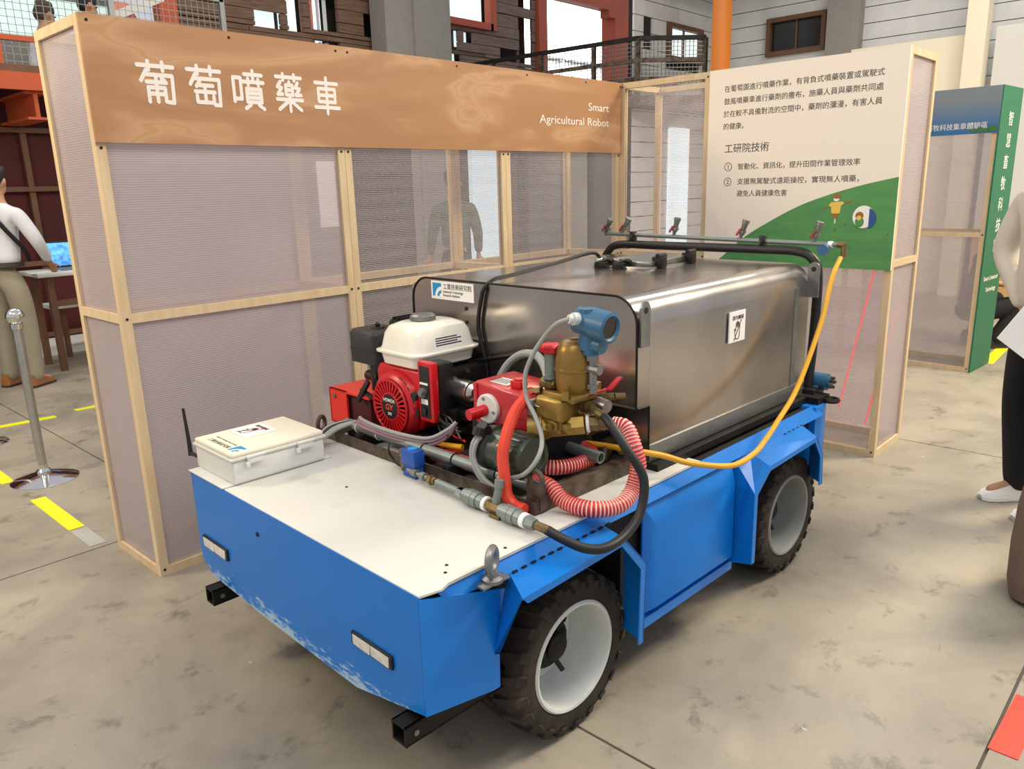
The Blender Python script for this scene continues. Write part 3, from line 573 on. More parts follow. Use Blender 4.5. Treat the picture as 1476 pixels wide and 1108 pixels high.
def disc(cx, cz, rx, rz, n=16, a0=0, a1=360): return [(cx + rx * math.cos(R(a0 + (a1 - a0) * i / n)), cz + rz * math.sin(R(a0 + (a1 - a0) * i / n))) for i in range(n + (a1 - a0 < 360))]
sx_, sz_ = 1.60, 1.535
print_poly('scarecrow_print', [(sx_ - .03, sz_ + .025), (sx_ + .035, sz_ + .03), (sx_ + .05, sz_ + .02), (sx_ + .03, sz_ + .005), (sx_ + .025, sz_ - .04), (sx_ - .025, sz_ - .04), (sx_ - .028, sz_), (sx_ - .045, sz_ + .005)], 'pr_yellow')
print_poly('scarecrow_print', disc(sx_, sz_ + .045, .017, .014), 'pr_white'); print_poly('scarecrow_print', disc(sx_ + .002, sz_ + .06, .024, .014), 'pr_brown', .002)
print_poly('scarecrow_print', [(sx_ + .05, sz_ + .026), (sx_ + .095, sz_ + .036), (sx_ + .095, sz_ + .030), (sx_ + .05, sz_ + .017)], 'pr_brown'); print_poly('scarecrow_print', [(sx_ - .045, sz_ + .008), (sx_ - .08, sz_ - .015), (sx_ - .08, sz_ - .02), (sx_ - .045, sz_ - .002)], 'pr_brown')
print_poly('scarecrow_print', [(sx_ - .018, sz_ - .04), (sx_ + .018, sz_ - .04), (sx_ + .006, sz_ - .072), (sx_ - .006, sz_ - .072)], 'pr_brown'); print_poly('scarecrow_print', [(sx_ - .003, sz_ - .07), (sx_ + .003, sz_ - .07), (sx_ + .003, sz_ - .10), (sx_ - .003, sz_ - .10)], 'pr_white')
fx_, fz_ = 1.765, 1.475
print_poly('farmer_print', disc(fx_, fz_, .062, .066, 18), 'pr_white'); print_poly('farmer_print', disc(fx_ + .018, fz_ - .01, .056, .062, 12, -75, 75), 'pr_navy', .0022)
print_poly('farmer_print', disc(fx_ - .022, fz_ + .008, .024, .022), 'pr_brown', .0024); print_poly('farmer_print', disc(fx_ - .02, fz_ - .03, .026, .03), 'hill', .0026); print_poly('farmer_print', disc(fx_ - .024, fz_ - .006, .014, .014), 'pr_yellow', .003)
mb = MB()
for i in range(22):
    a, b = random.uniform(1.45, 1.92), random.uniform(1.36, 1.58)
    if b > 1.30 + (a - 1.2) * .45 or abs(a - fx_) < .09: continue
    mb.prism([(a - .006, b), (a + .006, b), (a + .002, b + .012)], 'y', -.0185, -.0172)
part('grass_print', mb, M['pr_leaf'], ib, kind='stuff')
for z0, x_, q in ((.2, 1.50, 0), (.1, 1.66, 1)):
    mb = MB(); mb.cyl((x_ + .1, .30 + .05 * q, z0), (x_ + .22, .42, 1.15 - .25 * q), .005, n=8); solo('red_light_strip', mb, M['redlight'], ['long', 'short'][q] + ' red light strip glowing behind the sheet below the text board', 'light', base=(x_, .3, z0), fr=RF)
# kiosk
KF = (Vector((6.37 + .084, -1.83 + 1.197, 0)), R(-94))
kk = module('display_kiosk', 'green and blue topped display kiosk standing beyond the text board', KF, 0, 1.2, None, None, ('poly', 'polymilk')); kk['category'] = 'kiosk'
mb = MB(); mb.box(0, 1.205, -.014, -.001, 2.03, 2.4); part('header_panel', mb, M['kprint'], kk)
mb = MB(); mb.box(1.201, 1.214, -.012, .51, 0, 2.4); part('side_panel', mb, M['kgreen'], kk)
text('lettering', '畜牧科技集章體驗區', (.650, -.014, 2.075), X_, Z_, .056, M['lettering'], kk, bold=0, width=.47)
for cx, cz, r_ in ((1.02, 2.055, .022), (1.07, 2.06, .028), (1.12, 2.055, .022), (1.165, 2.065, .034)):
    mb = MB(); mb.prism(disc(cx, cz, r_, r_ * .8), 'y', -.0165, -.014); part('bush_print', mb, M['pr_leaf'], kk)
for i, ch in enumerate('智慧畜牧科技區'):
    text('side_character', ch, (1.214, .20, 2.10 - i * .175), (0, 1, 0), Z_, .125, M['lettering'], kk, bold=0)
text('lettering', 'Smart Livestock', (1.214, .06, .80), (0, 1, 0), Z_, .055, M['lettering'], kk, width=.38); text('lettering', 'Technology', (1.214, .14, .70), (0, 1, 0), Z_, .055, M['lettering'], kk, width=.27)
# ------------------------------------------------------------------ floor tapes, stanchions, bag
def tape(pts, m_, label): mb = MB(); mb.poly([(x, y, .003) for x, y in pts], .0025, (0, 0, 1)); c = pts[0]; solo('floor_tape', mb, M[m_], label, 'tape', base=(c[0], c[1], 0))
tape([(-.10, .90), (-.02, .90), (-.02, 1.54), (-.10, 1.54)], 'tapeyel', 'yellow floor tape strip at the foot of the milky booth end')
tape([(-.10, .60), (-.02, .60), (-.02, .88), (-.10, .88)], 'tapegrey', 'worn grey tape strip continuing the nearest yellow strip')
tape([(-.13, 1.98), (-.06, 1.98), (-.06, 2.9), (-.13, 2.9)], 'tapeyel', 'yellow floor tape strip beside the near stanchion base')
tape([(.05, 3.42), (.62, 3.36), (.62, 3.44), (.05, 3.50)], 'tapeyel', 'yellow floor tape strip in front of the standing man')
tape([(.79, 3.44), (1.5, 3.40), (1.5, 3.47), (.79, 3.51)], 'tapeyel', 'yellow floor tape strip running behind the milky booth end')
tape([(1.19, -3.17), (1.54, -3.18), (1.54, -3.10), (1.19, -3.09)], 'tapered', 'red floor tape, the only red one, along the floor joint')
tape([(6.85, -1.92), (9.4, -1.80), (9.4, -1.70), (6.85, -1.82)], 'tapeyel', 'yellow floor tape strip beside the green kiosk')
def stanchion(x, y, label):
    t = thing('stanchion', label, 'stanchion', (x, y, 0))
    mb = MB(); mb.lathe([(.19, 0), (.19, .006), (.17, .016), (.10, .034), (.035, .05)], (x, y, 0), n=40); part('base', mb, M['chrome'], t)
    mb = MB(); mb.lathe([(.04, .04), (.042, .06), (.028, .075), (.026, .10)], (x, y, 0)); part('collar', mb, M['chrome'], t)
    mb = MB(); mb.cyl((x, y, .1), (x, y, .97), .026, n=20); part('pole', mb, M['steel'], t)
    mb = MB(); mb.lathe([(.035, .96), (.035, .99), (.02, 1.0)], (x, y, 0)); part('collar', mb, M['chrome'], t)
    mb = MB(); mb.ball((x, y, 1.035), .05, 20, 14); part('ball_top', mb, M['chrome'], t)
    return t
stanchion(.08, 1.87, 'near chrome stanchion with ball top beside the milky booth end')
stanchion(.0, 3.05, 'farther chrome stanchion with only its round base in view')
mb = MB(); mb.loft([rrect(2.36, -3.06, .19 * a, .13 * a, .10 * a, z, 5) for a, z in ((.80, 0), (.98, .02), (1.08, .10), (1.1, .25), (1.04, .42), (.96, .50))])
bg = thing('cloth_bag', 'taupe cloth bag standing on the floor near the white sneaker', 'bag', (2.36, -3.06, 0)); part('body', mb, M['taupe'], bg)
mb = MB(); mb.tube([(2.26, -3.06, .49), (2.27, -3.06, .66), (2.36, -3.06, .74), (2.45, -3.06, .66), (2.46, -3.06, .49)], .012, 8); part('handle', mb, M['taupe'], bg)
# ------------------------------------------------------------------ vehicle
vh = thing('sprayer_cart', 'blue four wheeled sprayer cart with white deck and muddy tyres', 'vehicle', (1.18, 0, 0), VF)
def vp(n, mb, m_, label=None, kind=None, parent=None): return part(n, mb, M[m_], parent or vh, label, kind)
mb = MB(); mb.box(.10, 2.28, -.40, .40, .28, .66); mb.box(.02, 2.3, -.66, .66, .58, .69); mb.box(.86, 1.62, -.66, .66, .22, .6); vp('chassis', mb, 'matteblk')
fp_ = [(.675, .705), (.675, .36), (.60, .312), (.15, .293), (-.35, .289), (-.675, .36), (-.675, .705)]
mb = MB(); mb.prism(fp_, 'x', 0, .006); vp('front_panel', mb, 'bluescuff')
mb = MB(); mb.prism([(0.002, .676), (0.002, -.676), (.07, -.69), (.10, -.676), (1.32, -.676), (1.32, .676)], 'z', .700, .708, bev=.0015, seg=1); vp('deck_plate', mb, 'white')
mb = MB(); mb.box(1.321, 2.34, -.60, .60, .698, .706); vp('rear_deck', mb, 'matteblk')
# right side skin, front corner
YS = -.682
side_f = [(0.002, .700), (.27, .628), (.275, .42), (.272, .31), (.245, .302), (0.002, .36)]
mb = MB()
# near side panel as a slab, its fender bend and the flared fender
mb.poly([(0.0, YS, .700), (0.0, YS, .36), (.245, YS, .312), (.25, YS, .425), (.295, YS - .004, .615)], .006, (0, -1, 0))
mb.poly([(.25, YS, .425), (.245, YS, .312), (.272, YS + .004, .308), (.272, YS + .002, .415)], .006, (0, -1, 0))
vp('side_panel', mb, 'blue')
mb = MB()
H0, H1 = (.30, -.702, .662), (.72, -.705, .662)
A1, A2, A3, A4, A5 = (.272, YS, .42), (.250, -.800, .645), (.695, -.800, .660), (.812, -.800, .535), (.802, -.800, .255)
FT0 = (.285, -.702, .628)
mb.poly([FT0, (.25, YS, .425), A1, A2], .006, (-.5, -.8, .3)); mb.poly([H0, FT0, A2], .005, (0, -.3, 1)); mb.poly([H0, A2, A3, H1], .006, (0, -.2, 1))
mb.poly([H1, A3, A4, (.83, -.70, .535)], .006, (.7, 0, .7)); mb.poly([(.83, -.70, .535), A4, A5, (.83, -.70, .255)], .006, (1, 0, 0))
vp('front_fender', mb, 'blue')
mb = MB(); 
mb.poly([A2, A3, (A3[0] - .012, -.800, A3[2] - .022), (A2[0] + .02, -.800, A2[2] - .022)], .005, (0, -1, 0)); mb.poly([A3, A4, (A4[0] - .03, -.8, A4[2] - .012), (A3[0] - .012, -.8, A3[2] - .022)], .005, (0, -1, 0)); mb.poly([A4, A5, (A5[0] - .026, -.8, A5[2]), (A4[0] - .03, -.8, A4[2] - .012)], .005, (0, -1, 0))
vp('fender_lip', mb, 'blue')
# rear fender
mb = MB(); y8 = -.800
mb.poly([(1.53, YS, .580), (1.53, YS, .225), (1.51, y8, .258), (1.51, y8, .550)], .006, (-1, -.1, 0)); mb.poly([(1.53, YS, .580), (1.51, y8, .550), (1.62, y8, .632), (1.64, -.702, .664), (1.545, YS, .664)], .006, (-.6, -.3, .75)); mb.poly([(1.64, -.702, .664), (1.62, y8, .632), (2.03, y8, .648), (2.09, -.702, .668)], .006, (0, -.2, 1))
mb.poly([(2.09, -.702, .668), (2.03, y8, .648), (2.107, y8, .551), (2.20, -.70, .56)], .006, (.7, 0, .7)); mb.poly([(2.20, -.70, .56), (2.107, y8, .551), (2.118, y8, .412), (2.21, -.70, .40)], .006, (1, 0, 0))
ro = [(1.51, .258), (1.51, .55), (1.62, .632), (2.03, .648), (2.107, .551), (2.118, .412)]; ri = [(1.535, .258), (1.535, .54), (1.627, .612), (2.02, .627), (2.082, .545), (2.092, .412)]
for k in range(5): mb.poly([(ro[k][0], y8, ro[k][1]), (ro[k + 1][0], y8, ro[k + 1][1]), (ri[k + 1][0], y8, ri[k + 1][1]), (ri[k][0], y8, ri[k][1])], .005, (0, -1, 0))
vp('rear_fender', mb, 'blue')
# mid panel raised with bevels, lower strip, ledge with slots, tail
mb = MB(); mb.loft([[(.945, YS, .24), (1.525, YS, .24), (1.525, YS, .655), (.945, YS, .655)], [(.945, YS - .006, .245), (1.525, YS - .006, .245), (1.525, YS - .006, .65), (.945, YS - .006, .65)], [(.99, YS - .034, .265), (1.51, YS - .034, .265), (1.51, YS - .034, .575), (.99, YS - .034, .575)]]); vp('side_door', mb, 'blue')
mb = MB(); mb.box(.90, 1.54, -.70, -.66, .195, .232); vp('sill', mb, 'blue')
mb = MB(); mb.poly([(.06, -.674, .699), (.10, -.668, .650), (.28, -.698, .658), (.32, -.702, .662), (2.30, -.706, .664), (2.30, -.668, .708)], .004, (0, -.9, .5)); vp('side_ledge', mb, 'blue')
mb = MB()
for i in range(24):
    if 12 < i < 19: continue
    x = .27 + i * .038 if i < 13 else .27 + i * .038 + .93
    mb.beam((x, -.7055, .664), (x + .017, -.7055, .664), .006, .008)
vp('slot_row', mb, 'matteblk', kind='stuff')
mb = MB(); mb.poly([(1.52, YS - .002, .655), (1.525, YS - .002, .24), (1.545, YS - .002, .24), (1.54, YS - .002, .655)], .006, (0, -1, 0)); vp('panel_gap', mb, 'matteblk')
mb = MB(); mb.box(2.26, 2.37, -.69, .69, .40, .705, bev=.004); vp('rear_panel', mb, 'blue')
mb = MB(); mb.box(.0, 2.37, .668, .682, .40, .705); vp('far_side_panel', mb, 'blue')
mb = MB(); mb.box(2.30, 2.42, -.68, -.50, .706, .735); mb.torus((2.39, -.70, .715), (0, 0, 1), .03, .011, 18, 6); vp('tow_bracket', mb, 'darksteel')
# head lamps
for s, (y0, y1) in enumerate(((.385, .635), (-.55, -.355))):
    mb = MB(); mb.box(-.006, .002, y0, y1, .425 if s == 0 else .440, .470 if s == 0 else .482, bev=.003); z0 = .425 if s == 0 else .440; z1 = .470 if s == 0 else .482
    y0, y1 = (.435, .635) if s == 0 else (y0, y1)
    mb.bm.free(); mb = MB(); mb.box(-.008, .002, y0, y1, z0, z1, bev=.003); hl = vp('head_lamp', mb, 'black')
    mb = MB(); n = 2
    for k in range(n):
        a = y0 + .010 + (y1 - y0 - .02) * k / n; b = y0 + .010 + (y1 - y0 - .02) * (k + 1) / n
        mb.hexa([(-.012, a + .002, z0 + .006), (-.010, b - .002, z0 + .006), (-.004, b - .002, z0 + .006), (-.004, a + .002, z0 + .006), (-.009, a + .002, z1 - .006), (-.0105, b - .002, z1 - .006), (-.004, b - .002, z1 - .006), (-.004, a + .002, z1 - .006)])
    vp('lens', mb, 'lampglass', parent=hl)
mb = MB(); mb.cyl((-.003, .185, .609), (.003, .185, .609), .008, n=12); vp('panel_hole', mb, 'matteblk')
mb = MB()
for p_ in ((.16, -.60), (.13, -.63), (.34, -.645), (.9, -.64), (.3, .1)): mb.cyl((p_[0], p_[1], .7075), (p_[0], p_[1], .7095), .005, n=10)
vp('deck_screw', mb, 'matteblk', kind='stuff')
for y in (.545, -.615):
    z = .262 if y > 0 else .300
    mb = MB(); h = .030; t_ = .006
    for q in ((y - h, y + h, z + h - t_, z + h), (y - h, y + h, z - h, z - h + t_), (y - h, y - h + t_, z - h, z + h), (y + h - t_, y + h, z - h, z + h)): mb.box(-.045, .5, *q)
    rt = vp('receiver_tube', mb, 'darksteel'); mb = MB(); mb.cyl((-.01, y - h - .004, z), (-.01, y - h + .001, z), .009, n=6); vp('bolt', mb, 'zinc', parent=rt)
def eyebolt(x, y, z, r=.035, w_=.011, m_='zinc', ax=(.5, -.85, 0)):
    mb = MB(); mb.box(x - .05, x + .05, y - .018, y + .018, z - .002, z + .006, bev=.002); mb.lathe([(.030, .004), (.030, .014), (.018, .02), (.016, .035)], (x, y, z), n=16); mb.torus((x, y, z + .03 + r), ax, r, w_, 26, 10); vp('eyebolt', mb, m_)
eyebolt(.225, -.712, .672, .033, .0115)
eyebolt(.55, .66, .708, .030, .009, 'rust'); eyebolt(1.02, -.47, .708, .03, .009, 'rust')
# wheels
TR = .268
def wheel(x, side, rim_m):
    yo = side * .705; yi = side * .475; w0 = abs(yo - yi); cy = (yo + yi) / 2
    a = (0, side, 0)
    mb = MB()
    prof = [(.178, -.5), (.215, -.52), (.245, -.49), (.256, -.40), (.258, -.2), (.258, .2), (.256, .40), (.245, .49), (.215, .515), (.19, .50), (.178, .45)]
    mb.lathe([(r_, h * w0) for r_, h in prof + prof[:1]], (x, cy, TR), a, 48, cap=False)
    N = 22
    for k in range(N):
        for sd in (-1, 1):
            th = 2 * math.pi * (k + (.5 if sd > 0 else 0)) / N
            def pt(r_, dth, h): return (x + math.cos(th + dth) * r_, cy + side * h * w0, TR + math.sin(th + dth) * r_)
            a_, b_ = .075, .05
            o_, i_ = sd * .50, sd * .04
            mb.hexa([pt(.250, -a_, o_), pt(.250, a_, o_), pt(.252, a_ + .09, i_), pt(.252, -b_ + .10, i_), pt(.264, -a_ + .02, o_ * .95), pt(.264, a_ - .02, o_ * .95), pt(.272, a_ + .07, i_), pt(.272, -b_ + .12, i_)])
            mb.hexa([pt(.225, -a_ + .02, sd * .53), pt(.225, a_ - .02, sd * .53), pt(.25, a_, sd * .46), pt(.25, -a_, sd * .46), pt(.232, -a_ + .02, sd * .545), pt(.232, a_ - .02, sd * .545), pt(.262, a_ - .02, sd * .48), pt(.262, -a_ + .02, sd * .48)])
    wl_ = vp('wheel', mb, 'tyre')
    mb = MB(); mb.lathe([(.183, .47), (.183, .50), (.176, .515), (.168, .50), (.163, .46), (.158, .30), (.150, .05), (.135, -.08), (.09, -.10), (.05, -.06), (.001, -.05)], (x, cy, TR), (0, side * w0, 0), 48) if False else mb.lathe([(r_, h * w0) for r_, h in [(.180, .44), (.184, .49), (.178, .515), (.170, .505), (.164, .46), (.158, .25), (.152, .02), (.135, -.14), (.09, -.17), (.05, -.14), (.002, -.13)]], (x, cy, TR), a, 48, cap=False)
    vp('rim', mb, rim_m, parent=wl_)
    mb = MB(); mb.lathe([(r_, h * w0) for r_, h in [(.080, -.15), (.088, -.02), (.080, .03), (.048, .06), (.045, .17), (.034, .20), (.002, .205)]], (x, cy, TR), a, 20)
    for k in range(5):
        t_ = 2 * math.pi * k / 5 + .4; c = (x + math.cos(t_) * .100, cy - side * .16 * w0, TR + math.sin(t_) * .100); mb.cyl(c, (c[0], c[1] + side * .10 * w0, c[2]), .013, n=6)
    for k in range(4):
        t_ = 2 * math.pi * k / 4 + .3; c = (x + math.cos(t_) * .06, cy + side * .03 * w0, TR + math.sin(t_) * .06); mb.ball(c, .016, 8, 6)
    vp('hub', mb, 'darksteel', parent=wl_)
    mb = MB(); t_ = -1.25; mb.cyl((x + math.cos(t_) * .06, cy + side * .0 * w0, TR + math.sin(t_) * .06), (x + math.cos(t_) * .11, cy + side * .12 * w0, TR + math.sin(t_) * .11), .009, n=8); vp('valve_stem', mb, 'rubberblk', parent=wl_)
wheel(.575, -1, 'rim'); wheel(2.02, -1, 'rimgrey'); wheel(.575, 1, 'rim'); wheel(2.02, 1, 'rimgrey')
# ------------------------------------------------------------------ steel tank
tk = thing('steel_tank', 'big brushed stainless steel tank with rounded shoulders on the cart', 'tank', (1.7, 0, .706), VF)
def tp(n, mb, m_, label=None, parent=None, kind=None): return part(n, mb, M[m_], parent or tk, label, kind)
def outline(y0=-.585, y1=.625, z0=.735, z1=1.335, r=.10, k=8):
    P = [(y0, z0)] + [(y0 + r - r * math.cos(math.pi / 2 * i / k), z1 - r + r * math.sin(math.pi / 2 * i / k)) for i in range(k + 1)] + [(y1 - r + r * math.sin(math.pi / 2 * i / k), z1 - r + r * math.cos(math.pi / 2 * i / k)) for i in range(k + 1)] + [(y1, z0)]
    return P
mb = MB(); mb.prism(outline(), 'x', 1.115, 2.34); mb.prism(outline(z0=.95), 'x', 1.042, 1.116); tp('tank_shell', mb, 'stainless')
mb = MB(); mb.tube([(1.041, y, z) for y, z in outline(z0=.95)], .0045, 6, smooth=False); mb.tube([(1.045, -.587, .95), (1.115, -.587, .948), (1.116, -.587, .74)], .004, 6, smooth=False); mb.tube([(1.04, -.585, .95), (1.04, .62, .95)], .004, 6, smooth=False); tp('weld_seam', mb, 'darksteel')
mb = MB(); mb.box(1.116, 2.32, -.592, -.584, .737, .80, bev=.002); mb.box(2.20, 2.235, -.588, -.58, .79, 1.24); tp('side_strip', mb, 'zinc')
mb = MB(); mb.box(1.12, 2.36, -.625, -.56, .707, .734); tp('mounting_rail', mb, 'darksteel'); mb = MB(); mb.box(1.12, 2.36, .56, .64, .707, .734); tp('mounting_rail', mb, 'darksteel')
def lug(x, label=None, y=-.592, z0=1.165, ax='y'):
    mb = MB(); pr = [(-.026, 0), (.026, 0), (.026, .12)] + [(.026 * math.cos(R(180 * i / 8)), .13 + .026 * math.sin(R(180 * i / 8))) for i in range(9)] + [(-.026, .12)]
    if ax == 'y': mb.prism([(x + a, z0 + b) for a, b in pr], 'y', y - .006, y + .004)
    else: mb.prism([(y + a, z0 + b) for a, b in pr], 'x', x - .005, x + .005)
    l = tp('lifting_lug', mb, 'zinc'); mb = MB()
    if ax == 'y': mb.cyl((x, y - .0075, z0 + .125), (x, y + .002, z0 + .125), .011, n=14)
    else: mb.cyl((x - .0065, y, z0 + .125), (x + .003, y, z0 + .125), .011, n=14)
    tp('lug_hole', mb, 'dark', parent=l)
lug(1.073); lug(2.32, y=-.61, z0=1.19, ax='x'); lug(1.07, y=.63, z0=1.15)
# hatch and gland on top
mb = MB(); mb.box(1.74, 2.16, -.115, .175, 1.334, 1.345, bev=.003); ht = tp('hatch_frame', mb, 'stainless')
mb = MB(); mb.hexa([(1.80, -.10, 1.345), (2.12, -.10, 1.345), (2.12, .15, 1.345), (1.80, .15, 1.345), (1.80, -.10, 1.366), (2.12, -.10, 1.375), (2.12, .15, 1.375), (1.80, .15, 1.366)], bev=.006); tp('hatch_lid', mb, 'zinc', parent=ht)
mb = MB()
for y in (.02, .12): mb.box(1.70, 1.83, y - .015, y + .015, 1.336, 1.362, bev=.003); mb.cyl((1.78, y - .03, 1.365), (1.78, y + .03, 1.365), .009, n=8); mb.beam((1.70, y, 1.36), (1.80, y, 1.372), .02, .008)
tp('hatch_hinge', mb, 'darksteel', parent=ht)
for x in (1.86, 2.10):
    mb = MB(); mb.box(x - .02, x + .02, -.135, -.08, 1.336, 1.385, bev=.003); mb.cyl((x - .02, -.11, 1.388), (x + .04, -.11, 1.388), .012, n=10); tp('hatch_clamp', mb, 'darksteel', parent=ht)
mb = MB(); mb.lathe([(.022, 0), (.022, .018), (.015, .02), (.015, .034), (.008, .04)], (1.775, .16, 1.336), n=12); tp('cable_gland', mb, 'whiteplastic')
mb = MB()
for z in (1.222, 1.165, 1.11, 1.048): mb.cyl((1.038, .275, z), (1.043, .275, z), .008, n=12)
tp('front_hole', mb, 'dark', kind='stuff')
# brass outlet fittings low on the tank front
for y, z, r_ in ((-.33, .80, .022), (-.42, .775, .026), (-.50, .80, .020)):
    mb = MB(); mb.cyl((1.116, y, z), (1.07, y - .01, z), r_, n=8); mb.cyl((1.075, y - .01, z), (1.04, y - .03, z), r_ * .75, n=12); mb.cyl((1.05, y - .025, z - .005), (1.03, y - .036, z - .005), r_ * 1.05, n=6); tp('outlet_fitting', mb, 'brassd')
# logo plate
mb = MB(); mb.box(1.037, 1.0415, .222, .490, 1.250, 1.326); lg = tp('logo_plate', mb, 'paper')
def logo(o, xd, yd, s, parent, nm='logo_mark'):
    """blue square with a white swoosh and a blue corner quarter"""
    o, xd, yd = Vector(o), Vector(xd), Vector(yd); n = xd.cross(yd) * .0008
    def put(pts, k, m_, name): mb = MB(); mb.loft([[o + (xd * a + yd * b) * s + n * k for a, b in pts], [o + (xd * a + yd * b) * s + n * (k + 1) for a, b in pts]]); part(name, mb, M[m_], parent)
    arc = lambda r_, a0, a1, n_=10: [(1 + r_ * math.cos(R(a0 + (a1 - a0) * i / n_)), r_ * math.sin(R(a0 + (a1 - a0) * i / n_))) for i in range(n_ + 1)]
    put([(0, 0), (0, 1), (1, 1)] + arc(.74, 90, 180)[0:] , 0, 'logoblue', nm)
    put(arc(.46, 90, 180) + arc(.24, 180, 90), 0, 'logoblue', nm)
xm, yz = (0, -1, 0), (0, 0, 1)
logo((1.037, .480, 1.262), xm, yz, .056, tk)
text('plate_lettering', '工業技術研究院', (1.037, .412, 1.296), xm, yz, .026, M['ink'], tk, bold=0, width=.178, th=.0008)
text('plate_lettering', 'Industrial Technology', (1.037, .412, 1.279), xm, yz, .015, M['ink'], tk, width=.125, th=.0008)
text('plate_lettering', 'Research Institute', (1.037, .412, 1.264), xm, yz, .015, M['ink'], tk, width=.105, th=.0008)
def notouch(o, xd, yd, w_, h_, parent, th=.006):
    o, xd, yd = Vector(o), Vector(xd).normalized(), Vector(yd).normalized(); n = xd.cross(yd)
    mb = MB(); mb.hexa([o, o + xd * w_, o + xd * w_ + yd * h_, o + yd * h_, o + n * th, o + xd * w_ + n * th, o + xd * w_ + yd * h_ + n * th, o + yd * h_ + n * th], bev=.001, seg=1); pl = part('notice_plate', mb, M['paper'], parent)
    text('notice_text', '請勿觸碰', o + xd * w_ * .16 + yd * h_ * .74 + n * th, xd, yd, h_ * .155, M['inkred'], parent, bold=0, width=w_ * .7, th=.0008)
    k = h_ / 100; W2 = w_ / 2
    hand = [(-8, 8), (-14, 18), (-17, 32), (-20, 40), (-16, 42), (-11, 34), (-10, 52), (-9, 60), (-5, 60), (-4, 46), (-3, 64), (1, 65), (2, 47), (4, 62), (8, 61), (8, 46), (11, 54), (14, 52), (13, 34), (12, 18), (8, 8), (-8, 8)]
    mb = MB(); mb.ribbon(hand, 1.4, o + xd * W2 + yd * h_ * .02 + n * th, xd * k, yd * k, th=.0008); mb.ribbon([(-20, 5), (22, 68)], 1.6, o + xd * W2 + yd * h_ * .02 + n * th, xd * k, yd * k, th=.001)
    part('notice_print', mb, M['inkred'], parent); return pl
notouch((1.630, -.590, 1.086), (1, 0, 0), (0, 0, 1), .122, .122, tk)
# ------------------------------------------------------------------ hoop, spray bar
hp_ = thing('hoop_frame', 'black bent tube hoop standing behind the steel tank', 'frame', (2.42, 0, .7), VF)
XH = 2.42
mb = MB(); mb.tube([(XH, .655, .74), (XH, .650, 1.0), (XH, .645, 1.26), (XH, .62, 1.335), (XH, .545, 1.378), (XH, .3, 1.382), (XH, 0, 1.383), (XH, -.3, 1.383), (XH, -.48, 1.380), (XH, -.555, 1.348), (XH, -.585, 1.27), (XH, -.585, 1.0), (XH - .01, -.578, .75)], .0215, 12); part('hoop_tube', mb, M['black'], hp_)
for y in (.655, -.58): mb = MB(); mb.box(XH - .06, XH + .05, y - .05, y + .05, .706, .755, bev=.004); part('foot_clamp', mb, M['darksteel'], hp_)
sb = thing('spray_bar', 'thin grey spray pipe with valve nozzles above the black hoop', 'spray bar', (2.44, 0, 1.42), VF)
mb = MB(); mb.cyl((2.44, .655, 1.436), (2.44, -.655, 1.414), .0105, n=12); part('pipe', mb, M['galv'], sb)
for y in (.46, -.30): mb = MB(); mb.torus((2.435, y, 1.412), (0, 1, 0), .024, .008, 16, 6); mb.box(2.415, 2.455, y - .012, y + .012, 1.40, 1.45, bev=.004); part('pipe_clip', mb, M['black'], sb)
for i, (y, ty, hz) in enumerate(((.655, -.10, .05), (.545, -.05, .08), (.205, -.022, .09), (-.175, -.03, .09), (-.545, -.025, .09))):
    z = 1.436 - (.655 - y) / 1.31 * .022; b = Vector((2.44, y, z)); t = b + Vector((0, ty, hz)); d = (t - b)
    if i == 0: t = b + Vector((-.02, -.05, .075)); d = t - b
    mid = b + d * .45
    mb = MB(); mb.cyl(b, mid, .009, n=10); mb.cyl(b + d * .30, b + d * .48, .015, n=6); mb.cyl(mid, t, .012, .015, 12); mb.cyl(b + d * .9, t + d * .08, .018, .017, 12); mb.cyl(mid + Vector((-.02, 0, 0)), mid + Vector((.02, 0, 0)), .010, n=10)
    nz = part('nozzle', mb, M['zinc'], sb)
    mb = MB(); q = b + d * .62 + Vector((-.02, .004, 0)); mb.beam(q, q + Vector((-.008, .018, -.032)), .011, .005, up=(1, 0, 0)); part('valve_lever', mb, M['lever'], nz)
mb = MB(); mb.cyl((2.44, -.655, 1.414), (2.44, -.69, 1.413), .014, n=8); mb.cyl((2.44, -.685, 1.42), (2.44, -.685, 1.36), .013, n=10); part('end_elbow', mb, M['brassd'], sb)
mb = MB(); mb.cyl((2.40, -.605, 1.392), (2.425, -.605, 1.392), .026, n=18); mb.cyl((2.425, -.605, 1.392), (2.44, -.605, 1.415), .008, n=8); part('pressure_gauge', mb, M['tealblue'], sb, label='small blue pressure gauge')
mb = MB(); mb.cyl((2.44, -.615, 1.414), (2.44, -.635, 1.414), .0145, n=12); part('tape_wrap', mb, M['tape'], sb)
rv = thing('gate_valve', 'blue grey round valve body with brown bolts at the hoop foot', 'valve', (2.47, -.60, .77), VF)
mb = MB(); mb.cyl((2.47, -.575, .775), (2.47, -.645, .775), .040, n=20); mb.cyl((2.47, -.64, .775), (2.47, -.662, .775), .030, n=16); mb.box(2.42, 2.50, -.62, -.56, .706, .76, bev=.006); part('valve_body', mb, M['tealblue'], rv)
mb = MB()
for k in range(5): t_ = 2 * math.pi * k / 5; mb.cyl((2.47 + .022 * math.cos(t_), -.66, .775 + .022 * math.sin(t_)), (2.47 + .022 * math.cos(t_), -.675, .775 + .022 * math.sin(t_)), .008, n=6)
part('bolt', mb, M['rust'], rv)
